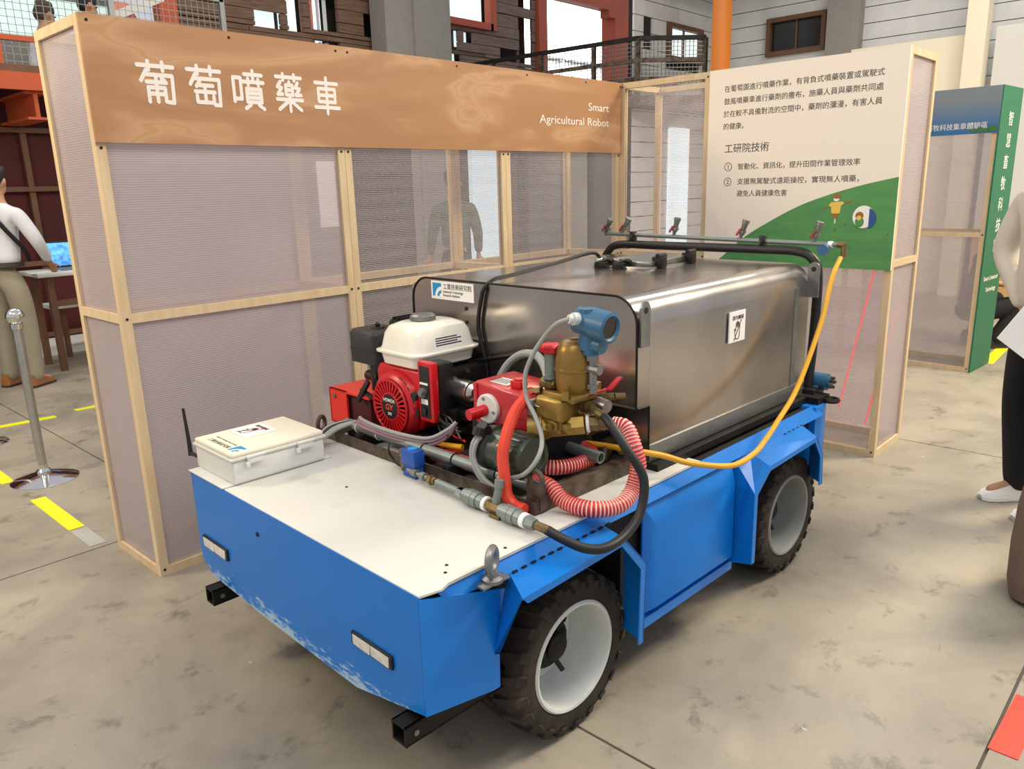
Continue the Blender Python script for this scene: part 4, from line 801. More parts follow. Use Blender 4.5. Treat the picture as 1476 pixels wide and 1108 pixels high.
# ------------------------------------------------------------------ control box with antenna
cb = thing('control_box', 'white plastic control box with latches and antenna on the deck corner', 'box', (.2, .54, .708), VF)
def bp_(n, mb, m_, label=None, parent=None): return part(n, mb, M[m_], parent or cb, label)
bx0, bx1, by0, by1 = .035, .405, .400, .700
mb = MB(); mb.box(bx0, bx1, by0, by1, .712, .800, bev=.010, seg=3); bp_('box_body', mb, 'whiteplastic')
mb = MB(); mb.box(bx0 - .04, bx1 + .03, by0 + .01, by1 - .01, .7085, .714, bev=.002); bp_('mounting_flange', mb, 'whiteplastic')
mb = MB(); mb.box(bx0 - .006, bx1 + .006, by0 - .006, by1 + .006, .799, .810, bev=.004); bp_('lid_rim', mb, 'whiteplastic')
mb = MB(); mb.box(bx0, bx1, by0, by1, .809, .828, bev=.008, seg=3); ld = bp_('lid', mb, 'lid')
for x in (.12, .32):
    mb = MB(); mb.box(x - .032, x + .032, by0 - .016, by0 - .002, .782, .806, bev=.003); mb.box(x - .04, x - .025, by0 - .018, by0, .77, .79, bev=.003); mb.cyl((x - .034, by0 - .014, .808), (x + .034, by0 - .014, .808), .006, n=8); bp_('latch', mb, 'whiteplastic')
mb = MB(); mb.cyl((.05, by1 - .002, .745), (.05, by1 + .085, .742), .008, n=10); mb.tube([(.05, by1 + .088, .733), (.05, by1 + .092, .80), (.05, by1 + .105, .918)], .008, 10, rf=lambda i, m: .0095 - .0045 * i / m); bp_('antenna', mb, 'black')
notouch((.155, .655, .828), (0, -1, 0), (1, 0, 0), .125, .125, cb, th=.008)
logo((.055, .402 + .065, .828), (0, -1, 0), (1, 0, 0), .050, cb)
text('box_lettering', '工業技術研究院', (.06, .640, .828), (0, -1, 0), (1, 0, 0), .022, M['ink'], cb, bold=0, width=.16, th=.0006)
text('box_lettering', 'Industrial Technology Research Institute', (.095, .640, .828), (0, -1, 0), (1, 0, 0), .010, M['ink'], cb, width=.16, th=.0006)
# ------------------------------------------------------------------ skid frame
sk = thing('skid_frame', 'rusty angle steel skid frame carrying the engine and pump', 'frame', (.8, 0, .708), VF)
def sp(n, mb, m_='rust', label=None): return part(n, mb, M[m_], sk, label)
mb = MB(); mb.box(.555, .562, -.56, .64, .7085, .752); mb.box(.562, .60, -.56, .64, .7085, .715); sp('front_angle', mb)
mb = MB(); mb.box(.562, 1.10, -.56, -.552, .7085, .760); mb.box(.562, 1.10, -.553, -.515, .752, .760); sp('near_angle', mb)
mb = MB(); mb.box(.562, 1.10, .632, .64, .7085, .752); sp('far_angle', mb)
mb = MB(); mb.box(1.03, 1.10, -.55, .63, .7085, .74); sp('rear_channel', mb)
for y in (.06, .42, -.12, -.40):
    mb = MB(); mb.box(.565, 1.03, y - .02, y + .02, .7155, .765); sp('cross_channel', mb, 'darksteel')
mb = MB(); mb.box(.66, 1.02, -.44, -.09, .765, .785); mb.box(.70, 1.0, -.40, -.12, .785, .90); sp('pump_pedestal', mb, 'matteblk')
mb = MB(); mb.box(.66, 1.03, .04, .46, .765, .778); sp('engine_plate', mb, 'darksteel')
for y, z in ((-.535, .76),):
    mb = MB(); mb.box(.575, .60, y - .03, y + .03, .7155, .80); mb.torus((.588, y, .815), (1, 0, 0), .028, .009, 18, 6); sp('lifting_eye', mb)
for y in (.50, -.36): mb = MB(); mb.box(.585, .625, y - .02, y + .02, .715, .755); sp('pipe_stand', mb, 'darksteel')
# conduit pipes
for nm, a, b, lb in (('conduit_pipe', (.612, .565, .775), (.612, -.545, .775), 'long grey conduit pipe along the front of the skid frame'), ('conduit_pipe', (.90, -.25, .815), (.90, -.545, .803), 'short grey open ended pipe stub under the pump outlet')):
    t = thing(nm, lb, 'pipe', a, VF, None); a, b = Vector(a), Vector(b)
    mb = MB(); d = b - a; mb.lathe([(.021, 0), (.021, d.length), (.017, d.length), (.017, d.length - .10), (.001, d.length - .10)], a, d, 18); part('pipe_wall', mb, M['galv'], t)
    mb = MB(); mb.cyl(b - d.normalized() * .095, b - d.normalized() * .05, .0172, n=14); part('bore', mb, M['dark'], t)
    if lb[0] == 'l':
        for y in (.47, .33, .05, -.12, -.34): mb = MB(); mb.torus((.612, y, .775), (0, 1, 0), .0225, .0028, 18, 5); part('cable_tie', mb, M['black' if y < .3 else 'tape'], t)
# ------------------------------------------------------------------ engine
en = thing('petrol_engine', 'red and black petrol engine with a cream fuel tank', 'engine', (.84, .28, .778), VF)
def ep(n, mb, m_, label=None, parent=None, kind=None): return part(n, mb, M[m_], parent or en, label, kind)
FC = (.365, .875)
mb = MB(); mb.box(.80, 1.02, .14, .44, .785, 1.02, bev=.015); mb.box(.82, .98, .10, .46, .779, .80)
for i in range(7): mb.box(.83, .99, .44, .50, .85 + i * .025, .862 + i * .025)
ep('crankcase', mb, 'darksteel')
mb = MB(); pr = [(.475, .80), (.475, 1.0), (.455, 1.03), (.20, 1.03), (.175, 1.0), (.175, .83), (.21, .782), (.43, .782)]
mb.prism(pr, 'x', .715, .81, bev=.016, seg=3); sh = ep('fan_shroud', mb, 'redplastic')
mb = MB(); mb.lathe([(.142, 0), (.138, .02), (.125, .034), (.112, .040), (.112, .030), (.05, .030), (.05, .036), (.002, .036)], (.716, FC[0] - .035, FC[1]), (-1, 0, 0), 40); rc = ep('recoil_cover', mb, 'redplastic')
cx_, cy_, cz_ = .716 - .042, FC[0] - .035, FC[1]
mb = MB()
for k in range(30):
    t_ = 2 * math.pi * k / 30; u = Vector((0, math.cos(t_), math.sin(t_))); v = Vector((0, -math.sin(t_), math.cos(t_)))
    c = Vector((cx_, cy_, cz_)); a = c + u * .056; b = c + u * .104
    mb.hexa([a - v * .0028, b - v * .0046, b + v * .0046, a + v * .0028] + [q + Vector((-.008, 0, 0)) for q in (a - v * .0028, b - v * .0046, b + v * .0046, a + v * .0028)])
mb.torus((cx_ - .004, cy_, cz_), (1, 0, 0), .106, .006, 40, 6); mb.torus((cx_ - .004, cy_, cz_), (1, 0, 0), .054, .005, 32, 6); ep('grille', mb, 'redplastic', parent=rc)
mb = MB(); mb.lathe([(.106, 0), (.106, .001), (.001, .001)], (cx_ + .0095, cy_, cz_), (-1, 0, 0), 32); ep('grille_back', mb, 'matteblk', parent=rc)
mb = MB(); mb.lathe([(.050, 0), (.050, .006), (.001, .007)], (cx_ - .002, cy_, cz_), (-1, 0, 0), 32); ep('badge', mb, 'black', parent=rc)
for s_, z_, sz_t, m_ in (('HONDA', .019, .020, 'lettering'), ('GX', -.014, .034, 'hosered'), ('390', -.034, .016, 'lettering')):
    text('badge_lettering', s_, (cx_ - .0088, cy_, cz_ + z_), (0, -1, 0), (0, 0, 1), sz_t, M[m_], en, bold=.02, align='CENTER', th=.001)
mb = MB()
for i in range(4):
    for j in range(2): 
        a = R(-20 - i * 17) ; 
        for r_ in (.118, .130): mb.beam((.688 + (.130 - r_) * -.3, cy_ + math.cos(a + R(190)) * -r_ * -1, cz_ + math.sin(a + R(50)) * r_), (.686, cy_ - math.cos(a) * r_ * .9, cz_ + math.sin(a + R(60)) * r_), .004, .006)
mb.bm.free(); mb = MB()
for a0 in (-35, -22, -9, 4, 17, 40, 52, 64):
    a = R(a0); u = Vector((0, -math.cos(a), math.sin(a))); v = Vector((0, math.sin(a), math.cos(a))); c = Vector((.6925, cy_, cz_)) + u * .124
    mb.hexa([c - u * .008 - v * .009 + Vector((-.012, 0, 0)), c + u * .008 - v * .009 + Vector((-.004, 0, 0)), c + u * .008 + v * .009 + Vector((-.004, 0, 0)), c - u * .008 + v * .009 + Vector((-.012, 0, 0)), c - u * .008 - v * .009, c + u * .008 - v * .009 + Vector((.004, 0, 0)), c + u * .008 + v * .009 + Vector((.004, 0, 0)), c - u * .008 + v * .009])
ep('louvre', mb, 'matteblk', parent=rc, kind='stuff')
# switch box
mb = MB(); mb.box(.672, .705, .062, .148, .855, 1.085, bev=.008); kb = ep('switch_box', mb, 'redplastic')
mb = MB(); mb.box(.705, .78, .060, .142, .86, 1.078, bev=.012); ep('switch_box_back', mb, 'black', parent=kb)
mb = MB(); mb.box(.669, .673, .078, .134, .872, 1.07, bev=.002); ep('switch_face', mb, 'black', parent=kb)
mb = MB(); mb.cyl((.67, .106, .972), (.655, .106, .972), .019, n=16); mb.cyl((.655, .106, .972), (.645, .106, .972), .013, n=12); ep('key_switch', mb, 'zinc', parent=kb)
mb = MB(); mb.cyl((.655, .138, .955), (.64, .14, .953), .017, n=12); mb.cyl((.69, .16, .875), (.675, .165, .875), .018, n=12); mb.box(.640, .655, .130, .15, .945, .965, bev=.003); ep('knob', mb, 'black', parent=kb)
mb = MB(); mb.box(.667, .67, .088, .126, .925, .945); ep('switch_label', mb, 'paper', parent=kb); mb = MB(); mb.box(.667, .67, .084, .13, 1.00, 1.008); ep('switch_label', mb, 'paper', parent=kb)
mb = MB(); mb.box(.662, .67, .098, .118, .882, .91, bev=.002); ep('rocker', mb, 'rubberblk', parent=kb)
# fuel tank
fcx, fcy = .850, .300
lo = lambda hx_, hy_, r_, z, dx=0: rrect(fcx + dx, fcy, hx_, hy_, r_, z, 5)
mb = MB(); mb.loft([lo(.135, .112, .04, 1.032), lo(.150, .122, .045, 1.040), lo(.157, .128, .045, 1.082), lo(.158, .129, .045, 1.088)]); ft = ep('fuel_tank', mb, 'cream')
mb = MB(); mb.loft([lo(.158, .129, .045, 1.086), lo(.172, .143, .05, 1.086), lo(.173, .144, .05, 1.093), lo(.158, .130, .045, 1.098), lo(.155, .127, .05, 1.11), lo(.146, .120, .055, 1.160), lo(.134, .108, .06, 1.185), lo(.105, .08, .06, 1.198), lo(.05, .04, .03, 1.200)]); ep('tank_upper', mb, 'cream', parent=ft)
mb = MB(); n_ = 28; mb.loft([[(fcx - .01 + math.cos(2 * math.pi * k / n_) * r_ * (1 + (.05 if k % 4 < 2 else 0) * g_), fcy + .01 + math.sin(2 * math.pi * k / n_) * r_ * (1 + (.05 if k % 4 < 2 else 0) * g_), z) for k in range(n_)] for r_, z, g_ in ((.040, 1.197, 0), (.050, 1.203, 1), (.050, 1.218, 1), (.042, 1.226, 0), (.02, 1.229, 0))]); ep('tank_cap', mb, 'zinc', parent=ft)
def lerp3(a, b, t): return Vector(a) + (Vector(b) - Vector(a)) * t
mb = MB(); mb.poly([(.78, .1715, 1.106), (.93, .1715, 1.106), (.93, .1775, 1.150), (.78, .1775, 1.150)], .004, (0, -1, .12)); ep('caution_label', mb, 'paper', parent=ft)
mb = MB()
for i in range(4): z = 1.116 + i * .009; y = .1710 + (z - 1.106) * .14; mb.poly([(.79, y, z), (.92 - .02 * (i % 2), y, z), (.92 - .02 * (i % 2), y + .0005, z + .0045), (.79, y + .0005, z + .0045)], .001, (0, -1, .12))
ep('label_print', mb, 'ink', parent=ft)
# air cleaner, carburettor, muffler, starter
mb = MB(); mb.loft([rrect(.835, .625, .085, .095, .025, z, 3) if z < 1.12 else rrect(.835, .625, .085 - (z - 1.12) * .6, .095 - (z - 1.12) * .6, .025, z, 3) for z in (.995, 1.0, 1.06, 1.12, 1.128, 1.134)]); ac = ep('air_cleaner', mb, 'darkgreyplastic')
mb = MB(); mb.loft([rrect(.835, .625, .0875, .0975, .026, z, 3) for z in (1.050, 1.055)]); ep('cover_seam', mb, 'darkgreyplastic', parent=ac)
mb = MB(); mb.lathe([(.03, 0), (.028, .008), (.010, .010), (.012, .02), (.004, .028)], (.835, .615, 1.133), n=14); ep('wing_nut', mb, 'black', parent=ac)
mb = MB(); mb.box(.78, .86, .53, .62, .90, .995, bev=.01); mb.cyl((.80, .60, .93), (.80, .66, .93), .022, n=12); mb.cyl((.78, .56, .885), (.78, .56, .94), .028, n=14); mb.cyl((.77, .545, .955), (.75, .545, .955), .018, n=10); mb.box(.76, .90, .50, .56, .955, .975, bev=.004); ep('carburettor', mb, 'black')
mb = MB(); mb.beam((.72, .545, .935), (.70, .60, .845), .024, .016, up=(1, 0, 0), bev=.004); ep('choke_lever', mb, 'black')
mb = MB(); mb.cyl((.72, .50, .862), (.72, .60, .89), .009, n=8); ep('throttle_rod', mb, 'darksteel')
mb = MB(); mb.box(.93, 1.06, .42, .68, 1.05, 1.155, bev=.02, seg=3)
for i in range(7): mb.box(.94, 1.05, .46 + i * .03, .472 + i * .03, 1.15, 1.166)
ep('muffler', mb, 'matteblk')
mb = MB(); mb.cyl((.80, .12, .965), (.80, -.015, .965), .041, n=24); mb.cyl((.80, -.015, .965), (.80, -.03, .965), .034, .02, 20); mb.cyl((.80, .13, .965), (.80, .10, .965), .044, n=20); ep('starter_motor', mb, 'steel')
mb = MB(); mb.box(.74, .84, .02, .12, .84, .90, bev=.006); mb.box(.76, .80, -.02, .03, .86, .90, bev=.004); ep('solenoid', mb, 'darksteel'); mb = MB(); mb.cyl((.82, .08, 1.01), (.82, .03, 1.04), .012, n=8); ep('governor_arm', mb, 'darksteel'); mb = MB(); mb.box(.78, .85, .0, .1, .80, .83, bev=.006); ep('terminal_block', mb, 'darksteel')
rnd2 = random.Random(11)
for i in range(9):
    p0 = Vector((.72 + rnd2.uniform(-.02, .03), .10 + rnd2.uniform(-.03, .03), .84 + rnd2.uniform(0, .06))); p2 = Vector((.70 + rnd2.uniform(-.03, .05), -.04 + rnd2.uniform(-.03, .05), .80 + rnd2.uniform(0, .06))); pm = (p0 + p2) / 2 + Vector((rnd2.uniform(-.04, .02), 0, rnd2.uniform(-.03, .04)))
    mb = MB(); mb.tube([p0, pm, p2], .0045, 6); ep('wire', mb, ('black', 'green', 'redplastic', 'black')[i % 4])
# battery box
bb = thing('battery_box', 'bright red open battery box beside the engine', 'box', (.8, .69, .708), VF)
mb = MB(); mb.box(.705, .715, .70, .835, .709, .865); mb.box(.705, .90, .825, .835, .709, .865); mb.box(.705, .90, .53, .835, .709, .718); mb.box(.705, .90, .53, .825, .857, .865); mb.box(.89, .90, .53, .825, .718, .857); part('box_shell', mb, M['redbright'], bb)
mb = MB(); mb.box(.725, .88, .55, .81, .719, .845, bev=.005); part('battery', mb, M['darkred'], bb)
mb = MB(); mb.cyl((.704, .79, .835), (.698, .79, .835), .011, n=6); part('bolt', mb, M['zinc'], bb)
# ------------------------------------------------------------------ pump
pu = thing('plunger_pump', 'red and bronze plunger pump with a domed air chamber', 'pump', (.8, -.3, .90), VF)
def pp(n, mb, m_, label=None, parent=None, kind=None): return part(n, mb, M[m_], parent or pu, label, kind)
mb = MB(); mb.hexa([(.70, -.405, .905), (.90, -.405, .905), (.90, -.135, .905), (.70, -.135, .905), (.70, -.405, 1.035), (.90, -.405, 1.035), (.90, -.135, 1.050), (.70, -.135, 1.050)], bev=.012, seg=3); mb.box(.695, .70, -.40, -.28, .955, .975); mb.box(.70, .76, -.17, -.145, .90, .915); pc = pp('crankcase', mb, 'redpump')
mb = MB(); mb.box(.693, .701, -.155, -.138, .91, 1.045, bev=.003); pp('case_rib', mb, 'redpump', parent=pc); mb = MB(); mb.box(.72, .78, -.395, -.335, 1.03, 1.043, bev=.003); pp('case_rib', mb, 'redpump', parent=pc)
mb = MB(); mb.lathe([(.052, 0), (.052, .012), (.048, .015), (.022, .015)], (.70, -.212, .962), (-1, 0, 0), 32); fg = pp('bearing_flange', mb, 'whiteplastic')
mb = MB()
for a in (70, 190, 310): mb.cyl((.686, -.212 + .037 * math.cos(R(a)), .962 + .037 * math.sin(R(a))), (.681, -.212 + .037 * math.cos(R(a)), .962 + .037 * math.sin(R(a))), .006, n=6)
pp('flange_bolt', mb, 'zinc', parent=fg)
mb = MB(); mb.cyl((.70, -.205, .957), (.618, -.195, .952), .0215, .0195, 18); pp('shaft_cover', mb, 'redplastic')
mb = MB(); mb.box(.735, .80, -.27, -.16, 1.0435, 1.0475); pp('rating_plate', mb, 'paper')
mb = MB()
for i in range(4): mb.box(.742 + .013 * i, .748 + .013 * i, -.26, -.17, 1.0475, 1.048)
pp('plate_print', mb, 'ink')
mb = MB(); mb.box(.73, .77, -.335, -.285, 1.04, 1.068, bev=.006); mb.cyl((.75, -.31, 1.06), (.75, -.31, 1.074), .018, n=10); pp('filler_cap', mb, 'redplastic')
mb = MB(); mb.box(.69, .91, -.425, -.405, .905, 1.03, bev=.006)
for z in (.92, 1.01):
    for x in (.71, .80, .89): mb.cyl((x, -.425, z), (x, -.45, z), .011, n=6)
pp('head_flange', mb, 'zinc')
mb = MB(); mb.box(.70, .90, -.54, -.425, .965, 1.045, bev=.014, seg=3); mb.box(.73, .87, -.57, -.43, 1.03, 1.058, bev=.008)
for x in (.74, .80, .86): mb.cyl((x, -.50, .93), (x, -.50, 1.0), .03, n=14)
mb.box(.72, .88, -.55, -.44, .925, .965, bev=.012)
for x, y, z in ((.72, -.545, 1.045), (.88, -.545, 1.045)): mb.cyl((x, y, z), (x, y, z + .028), .013, n=6)
hd_ = pp('pump_head', mb, 'brass')
mb = MB(); mb.lathe([(.045, 1.045), (.058, 1.06), (.062, 1.08), (.0625, 1.125), (.066, 1.127), (.066, 1.134), (.0625, 1.136), (.062, 1.16), (.058, 1.19), (.050, 1.21), (.036, 1.222), (.015, 1.225), (.015, 1.23), (.001, 1.23)], (.80, -.515, 0), n=36); pp('air_chamber', mb, 'bronze')
mb = MB(); mb.cyl((.70, -.430, .935), (.79, -.566, .955), .036, .034, 6); mb.cyl((.69, -.415, .933), (.715, -.455, .938), .044, n=12); mb.cyl((.682, -.44, .925), (.668, -.444, .923), .020, n=6); mb.cyl((.695, -.50, .955), (.682, -.503, .954), .012, n=6); mb.prism([(-.40, .90), (-.47, .90), (-.52, .94), (-.52, .97), (-.47, .975), (-.40, .955)], 'x', .70, .722, bev=.005); pp('suction_manifold', mb, 'brass')
mb = MB(); mb.cyl((.793, -.57, .956), (.799, -.578, .957), .030, n=20); pp('tape_ring', mb, 'tape')
mb = MB(); mb.cyl((.799, -.578, .957), (.815, -.602, .958), .026, n=6); mb.cyl((.815, -.602, .958), (.828, -.622, .957), .022, n=16); mb.cyl((.828, -.622, .957), (.842, -.645, .956), .019, n=14); pp('hose_barb', mb, 'brassd')
# regulator
mb = MB(); mb.cyl((.775, -.435, 1.04), (.775, -.435, 1.095), .022, n=8); mb.box(.745, .80, -.46, -.405, 1.06, 1.085, bev=.006); mb.cyl((.76, -.47, 1.075), (.77, -.40, 1.075), .014, n=8); pp('regulator_base', mb, 'brassd')
mb = MB(); mb.cyl((.775, -.435, 1.09), (.775, -.435, 1.175), .022, n=12); mb.cyl((.775, -.435, 1.09), (.775, -.435, 1.10), .026, n=12); pp('regulator_sleeve', mb, 'galv')
mb = MB(); n_ = 30; mb.loft([[(.775 + math.cos(2 * math.pi * k / n_) * r_ * (1 + .10 * math.cos(6 * 2 * math.pi * k / n_)), -.435 + math.sin(2 * math.pi * k / n_) * r_ * (1 + .10 * math.cos(6 * 2 * math.pi * k / n_)), z) for k in range(n_)] for r_, z in ((.020, 1.172), (.034, 1.180), (.036, 1.197), (.030, 1.204), (.01, 1.205))]); pp('regulator_knob', mb, 'redplastic')
# outlet fittings and two ball valves
mb = MB(); mb.cyl((.755, -.41, 1.045), (.738, -.345, 1.025), .015, n=8); mb.cyl((.735, -.335, 1.022), (.742, -.36, 1.03), .019, n=6); pp('outlet_fitting', mb, 'brassd')
mb = MB(); mb.cyl((.80, -.53, 1.01), (.80, -.60, 1.01), .016, n=8); mb.cyl((.80, -.57, 1.01), (.80, -.585, 1.01), .021, n=6); mb.cyl((.80, -.555, 1.01), (.80, -.565, 1.01), .025, n=8); mb.cyl((.79, -.60, 1.01), (.775, -.66, 1.0), .013, n=8); v1 = pp('ball_valve', mb, 'brassd')
mb = MB(); mb.hexa([(.80, -.565, 1.043), (.82, -.575, 1.043), (.86, -.60, 1.06), (.84, -.61, 1.06), (.80, -.565, 1.05), (.82, -.575, 1.05), (.86, -.60, 1.068), (.84, -.61, 1.068)], bev=.002); pp('valve_handle', mb, 'redplastic', parent=v1)
mb = MB(); mb.cyl((.86, -.54, 1.02), (.90, -.60, 1.03), .013, n=8); mb.cyl((.875, -.565, 1.025), (.885, -.58, 1.027), .019, n=8); mb.cyl((.90, -.60, 1.03), (.93, -.62, 1.028), .011, n=8); v2 = pp('ball_valve', mb, 'brassd')
mb = MB(); mb.hexa([(.87, -.585, 1.05), (.885, -.60, 1.05), (.93, -.61, 1.085), (.915, -.595, 1.085), (.87, -.585, 1.057), (.885, -.60, 1.057), (.93, -.61, 1.093), (.915, -.595, 1.093)], bev=.002); pp('valve_handle', mb, 'redplastic', parent=v2)
mb = MB(); mb.cyl((.83, -.585, 1.02), (.825, -.63, 1.015), .022, n=16); pp('drain_cap', mb, 'zinc')
# pressure transmitter
pt_ = thing('pressure_transmitter', 'blue round pressure transmitter on a stem beside the bronze chamber', 'gauge', (.80, -.60, 1.14), VF)
mb = MB(); mb.cyl((.80, -.535, 1.290), (.80, -.605, 1.282), .043, n=28); mb.cyl((.80, -.600, 1.283), (.80, -.650, 1.277), .050, n=28); mb.lathe([(.050, 0), (.050, .012), (.040, .016), (.034, .008), (.034, .002)], (.80, -.648, 1.277), (0, -1, -.11), 28); mb.cyl((.80, -.575, 1.33), (.80, -.575, 1.2), .030, n=16); mb.box(.775, .825, -.60, -.545, 1.31, 1.328, bev=.004); part('housing', mb, M['tealblue'], pt_)
mb = MB(); mb.cyl((.80, -.652, 1.2765), (.80, -.656, 1.276), .034, n=24); part('display_window', mb, M['darkglass'], pt_)
mb = MB(); mb.cyl((.80, -.55, 1.225), (.80, -.63, 1.215), .026, n=18); mb.cyl((.80, -.585, 1.25), (.80, -.585, 1.185), .032, .027, 18); part('neck', mb, M['tealblue'], pt_)
mb = MB(); mb.cyl((.80, -.59, 1.19), (.80, -.59, 1.165), .02, n=6); mb.cyl((.80, -.59, 1.17), (.80, -.59, 1.06), .014, n=12); mb.cyl((.80, -.57, 1.14), (.80, -.62, 1.138), .017, n=10); mb.cyl((.80, -.59, 1.09), (.80, -.59, 1.075), .019, n=6); part('stem', mb, M['zinc'], pt_)
mb = MB(); mb.cyl((.765, -.560, 1.300), (.745, -.555, 1.302), .020, n=12); mb.cyl((.745, -.555, 1.302), (.732, -.550, 1.303), .014, n=12); part('cable_gland', mb, M['whiteplastic'], pt_)
# green motorised valve
mo = thing('green_motor', 'dark green ribbed motor housing lying in front of the pump', 'motor', (.64, -.37, .785), VF)
mc = Vector((.648, 0, .848))
def ml_(prof, n=32): mb = MB(); mb.lathe([(r_, h) for r_, h in prof], (mc.x, -.255, mc.z), (0, -1, 0), n); return mb
part('body', ml_([(.060, 0), (.074, .006), (.078, .02), (.078, .045), (.070, .05), (.070, .13)]), M['green'], mo)
mb = ml_([(.074, .10), (.078, .105), (.078, .20), (.070, .215), (.05, .218), (.048, .212), (.001, .212)], 16)
for k in range(24):
    t_ = 2 * math.pi * k / 24; u = Vector((math.cos(t_), 0, math.sin(t_))); a = mc + u * .0765; mb.beam((a.x, -.37, a.z), (a.x, -.458, a.z), .006, .006, up=u)
part('end_cap', mb, M['green'], mo)
mb = MB(); mb.cyl((mc.x - .03, -.285, mc.z + .06), (mc.x - .055, -.285, mc.z + .09), .022, n=12); mb.cyl((mc.x - .06, -.285, mc.z + .085), (mc.x - .07, -.285, mc.z + .06), .024, n=10); part('junction', mb, M['black'], mo)
mb = MB(); mb.box(mc.x - .05, mc.x + .06, -.36, -.29, .7655, .80, bev=.005); part('mount_bracket', mb, M['darksteel'], mo)
for k in range(2):
    mb = MB(); mb.tube([(mc.x - .065, -.278 - .014 * k, .905), (mc.x - .085, -.272 - .014 * k, .88), (mc.x - .09, -.27 - .012 * k, .83), (.560, -.30 - .02 * k, .775), (.572, -.345 - .02 * k, .745)], .008, 8); part('lead', mb, M['greycable'], mo)
# ------------------------------------------------------------------ valve line on the deck
vl = thing('valve_line', 'row of pipe fittings with a small blue actuator on the white deck', 'pipe fittings', (.47, -.3, .709), VF)
def vpart(n, mb, m_, label=None): return part(n, mb, M[m_], vl, label)
A_ = Vector((.505, .03, .735)); B_ = Vector((.462, -.675, .737)); dl = (B_ - A_)
def seg(t0, t1, r, r1=None, n=14): mb = MB(); mb.cyl(A_ + dl * t0, A_ + dl * t1, r, r1, n); return mb
vpart('thin_pipe', seg(.02, .98, .0085), 'zinc')
mb = seg(.06, .10, .014, n=8); vpart('white_joint', mb, 'galv'); mb = MB(); mb.cyl(A_ + dl * .14, A_ + dl * .17, .015, n=10); vpart('white_joint', mb, 'galv')
mb = seg(.20, .26, .014, n=8); mb.cyl(A_ + dl * .215, A_ + dl * .235, .018, n=6); vpart('brass_joint', mb, 'brassd')
vpart('sleeve', seg(.27, .46, .0135), 'galv')
vpart('small_joint', seg(.44, .475, .017, n=6), 'chrome')
def coupling(t0, t1):
    mb = MB()
    for k in range(4): a = t0 + (t1 - t0) * k / 4; b = t0 + (t1 - t0) * (k + 1) / 4; r_ = (.023, .028, .028, .024)[k]; mb.cyl(A_ + dl * a, A_ + dl * (b - .004), r_, r_ * .97, 20); mb.cyl(A_ + dl * (b - .006), A_ + dl * b, r_ * .88, n=20)
    vpart('coupling', mb, 'galv')
coupling(.49, .635); vpart('tape_ring', seg(.635, .655, .024, n=18), 'tape')
mb = seg(.655, .745, .019, n=6); mb.box(.455, .50, -.50, -.455, .7095, .722); vpart('tee', mb, 'brassd')
coupling(.745, .885); vpart('tape_ring', seg(.885, .912, .0235, n=18), 'tape'); vpart('end_nut', seg(.912, .962, .022, .018, 6), 'galv')
mb = MB(); c = A_ + dl * .70; mb.cyl(c, c + Vector((.02, 0, .06)), .013, n=10); mb.cyl(c + Vector((.02, 0, .06)), c + Vector((.024, 0, .085)), .016, n=10); vpart('riser', mb, 'galv')
mb = MB(); mb.cyl(A_, A_ + Vector((.03, .05, .02)), .015, n=10); mb.cyl(A_ + Vector((.03, .05, .02)), A_ + Vector((.05, .07, .04)), .019, n=8); vpart('elbow', mb, 'brassd'); mb = MB(); mb.cyl(A_ + dl * .97, A_ + dl * 1.0 + Vector((.0, -.03, .0)), .014, n=8); vpart('elbow', mb, 'brassd')
mb = MB(); mb.box(.495, .545, -.035, .045, .752, .812, bev=.006); mb.box(.50, .54, -.03, .04, .7095, .752, bev=.004); vpart('actuator', mb, 'actblue', label='blue actuator cube'); 
mb = MB(); mb.cyl((.518, .0, .812), (.518, .0, .816), .018, n=18); vpart('actuator_dial', mb, 'logoblue')
mb = MB(); mb.tube([(.53, .05, .80), (.50, .10, .815), (.515, .14, .77), (.53, .11, .725), (.52, .05, .735)], .0045, 6); vpart('lead', mb, 'black')
# ------------------------------------------------------------------ hoses and cables (each a thing)
def hose(name, label, pts, r, m_, k=8, n=10, cat='hose', cuffs=None):
    P = [Vector(p) for p in pts]
    mb = MB(); mb.tube(P, r, n, k); return solo(name, mb, M[m_], label, cat, P[0], VF)
hose('red_hose', 'smooth orange red hose hanging down in front of the pump', [(.735, -.345, 1.024), (.715, -.377, 1.027), (.65, -.396, 1.003), (.59, -.42, .965), (.553, -.432, .912), (.542, -.436, .868), (.536, -.450, .80), (.532, -.462, .758), (.534, -.49, .732), (.535, -.535, .7290)], .0195, 'hosered')
def ribbed(name, label, pts, r=.0255):
    P = smooth_path(pts, 40); L_ = [0]
    for a, b in zip(P, P[1:]): L_.append(L_[-1] + (b - a).length)
    step = .0036; n_ = int(L_[-1] / step); Q = []; j = 0
    for i in range(n_ + 1):
        d = i * step
        while j < len(L_) - 2 and L_[j + 1] < d: j += 1
        f = (d - L_[j]) / max(1e-9, L_[j + 1] - L_[j]); Q.append(P[j] + (P[j + 1] - P[j]) * f)
    mb = MB(); mb.tube(Q, r, 12, smooth=False, rf=lambda i, m: r + (.0016 if i % 3 == 1 else 0), mf=lambda i: 1 if i % 3 == 1 else 0)
    solo(name, mb, [M['hoserib'], M['hosewhite']], label, 'hose', Q[0], VF)
ribbed('ribbed_hose', 'red and white ribbed hose looping from the pump over the deck edge', [(.838, -.640, .956), (.850, -.685, .950), (.835, -.728, .900), (.835, -.745, .835), (.805, -.745, .765), (.735, -.745, .738), (.66, -.70, .738), (.640, -.61, .744), (.645, -.54, .775), (.650, -.46, .772), (.650, -.36, .760), (.650, -.2, .758), (.640, -.02, .756), (.65, .10, .754), (.70, .2, .752)])
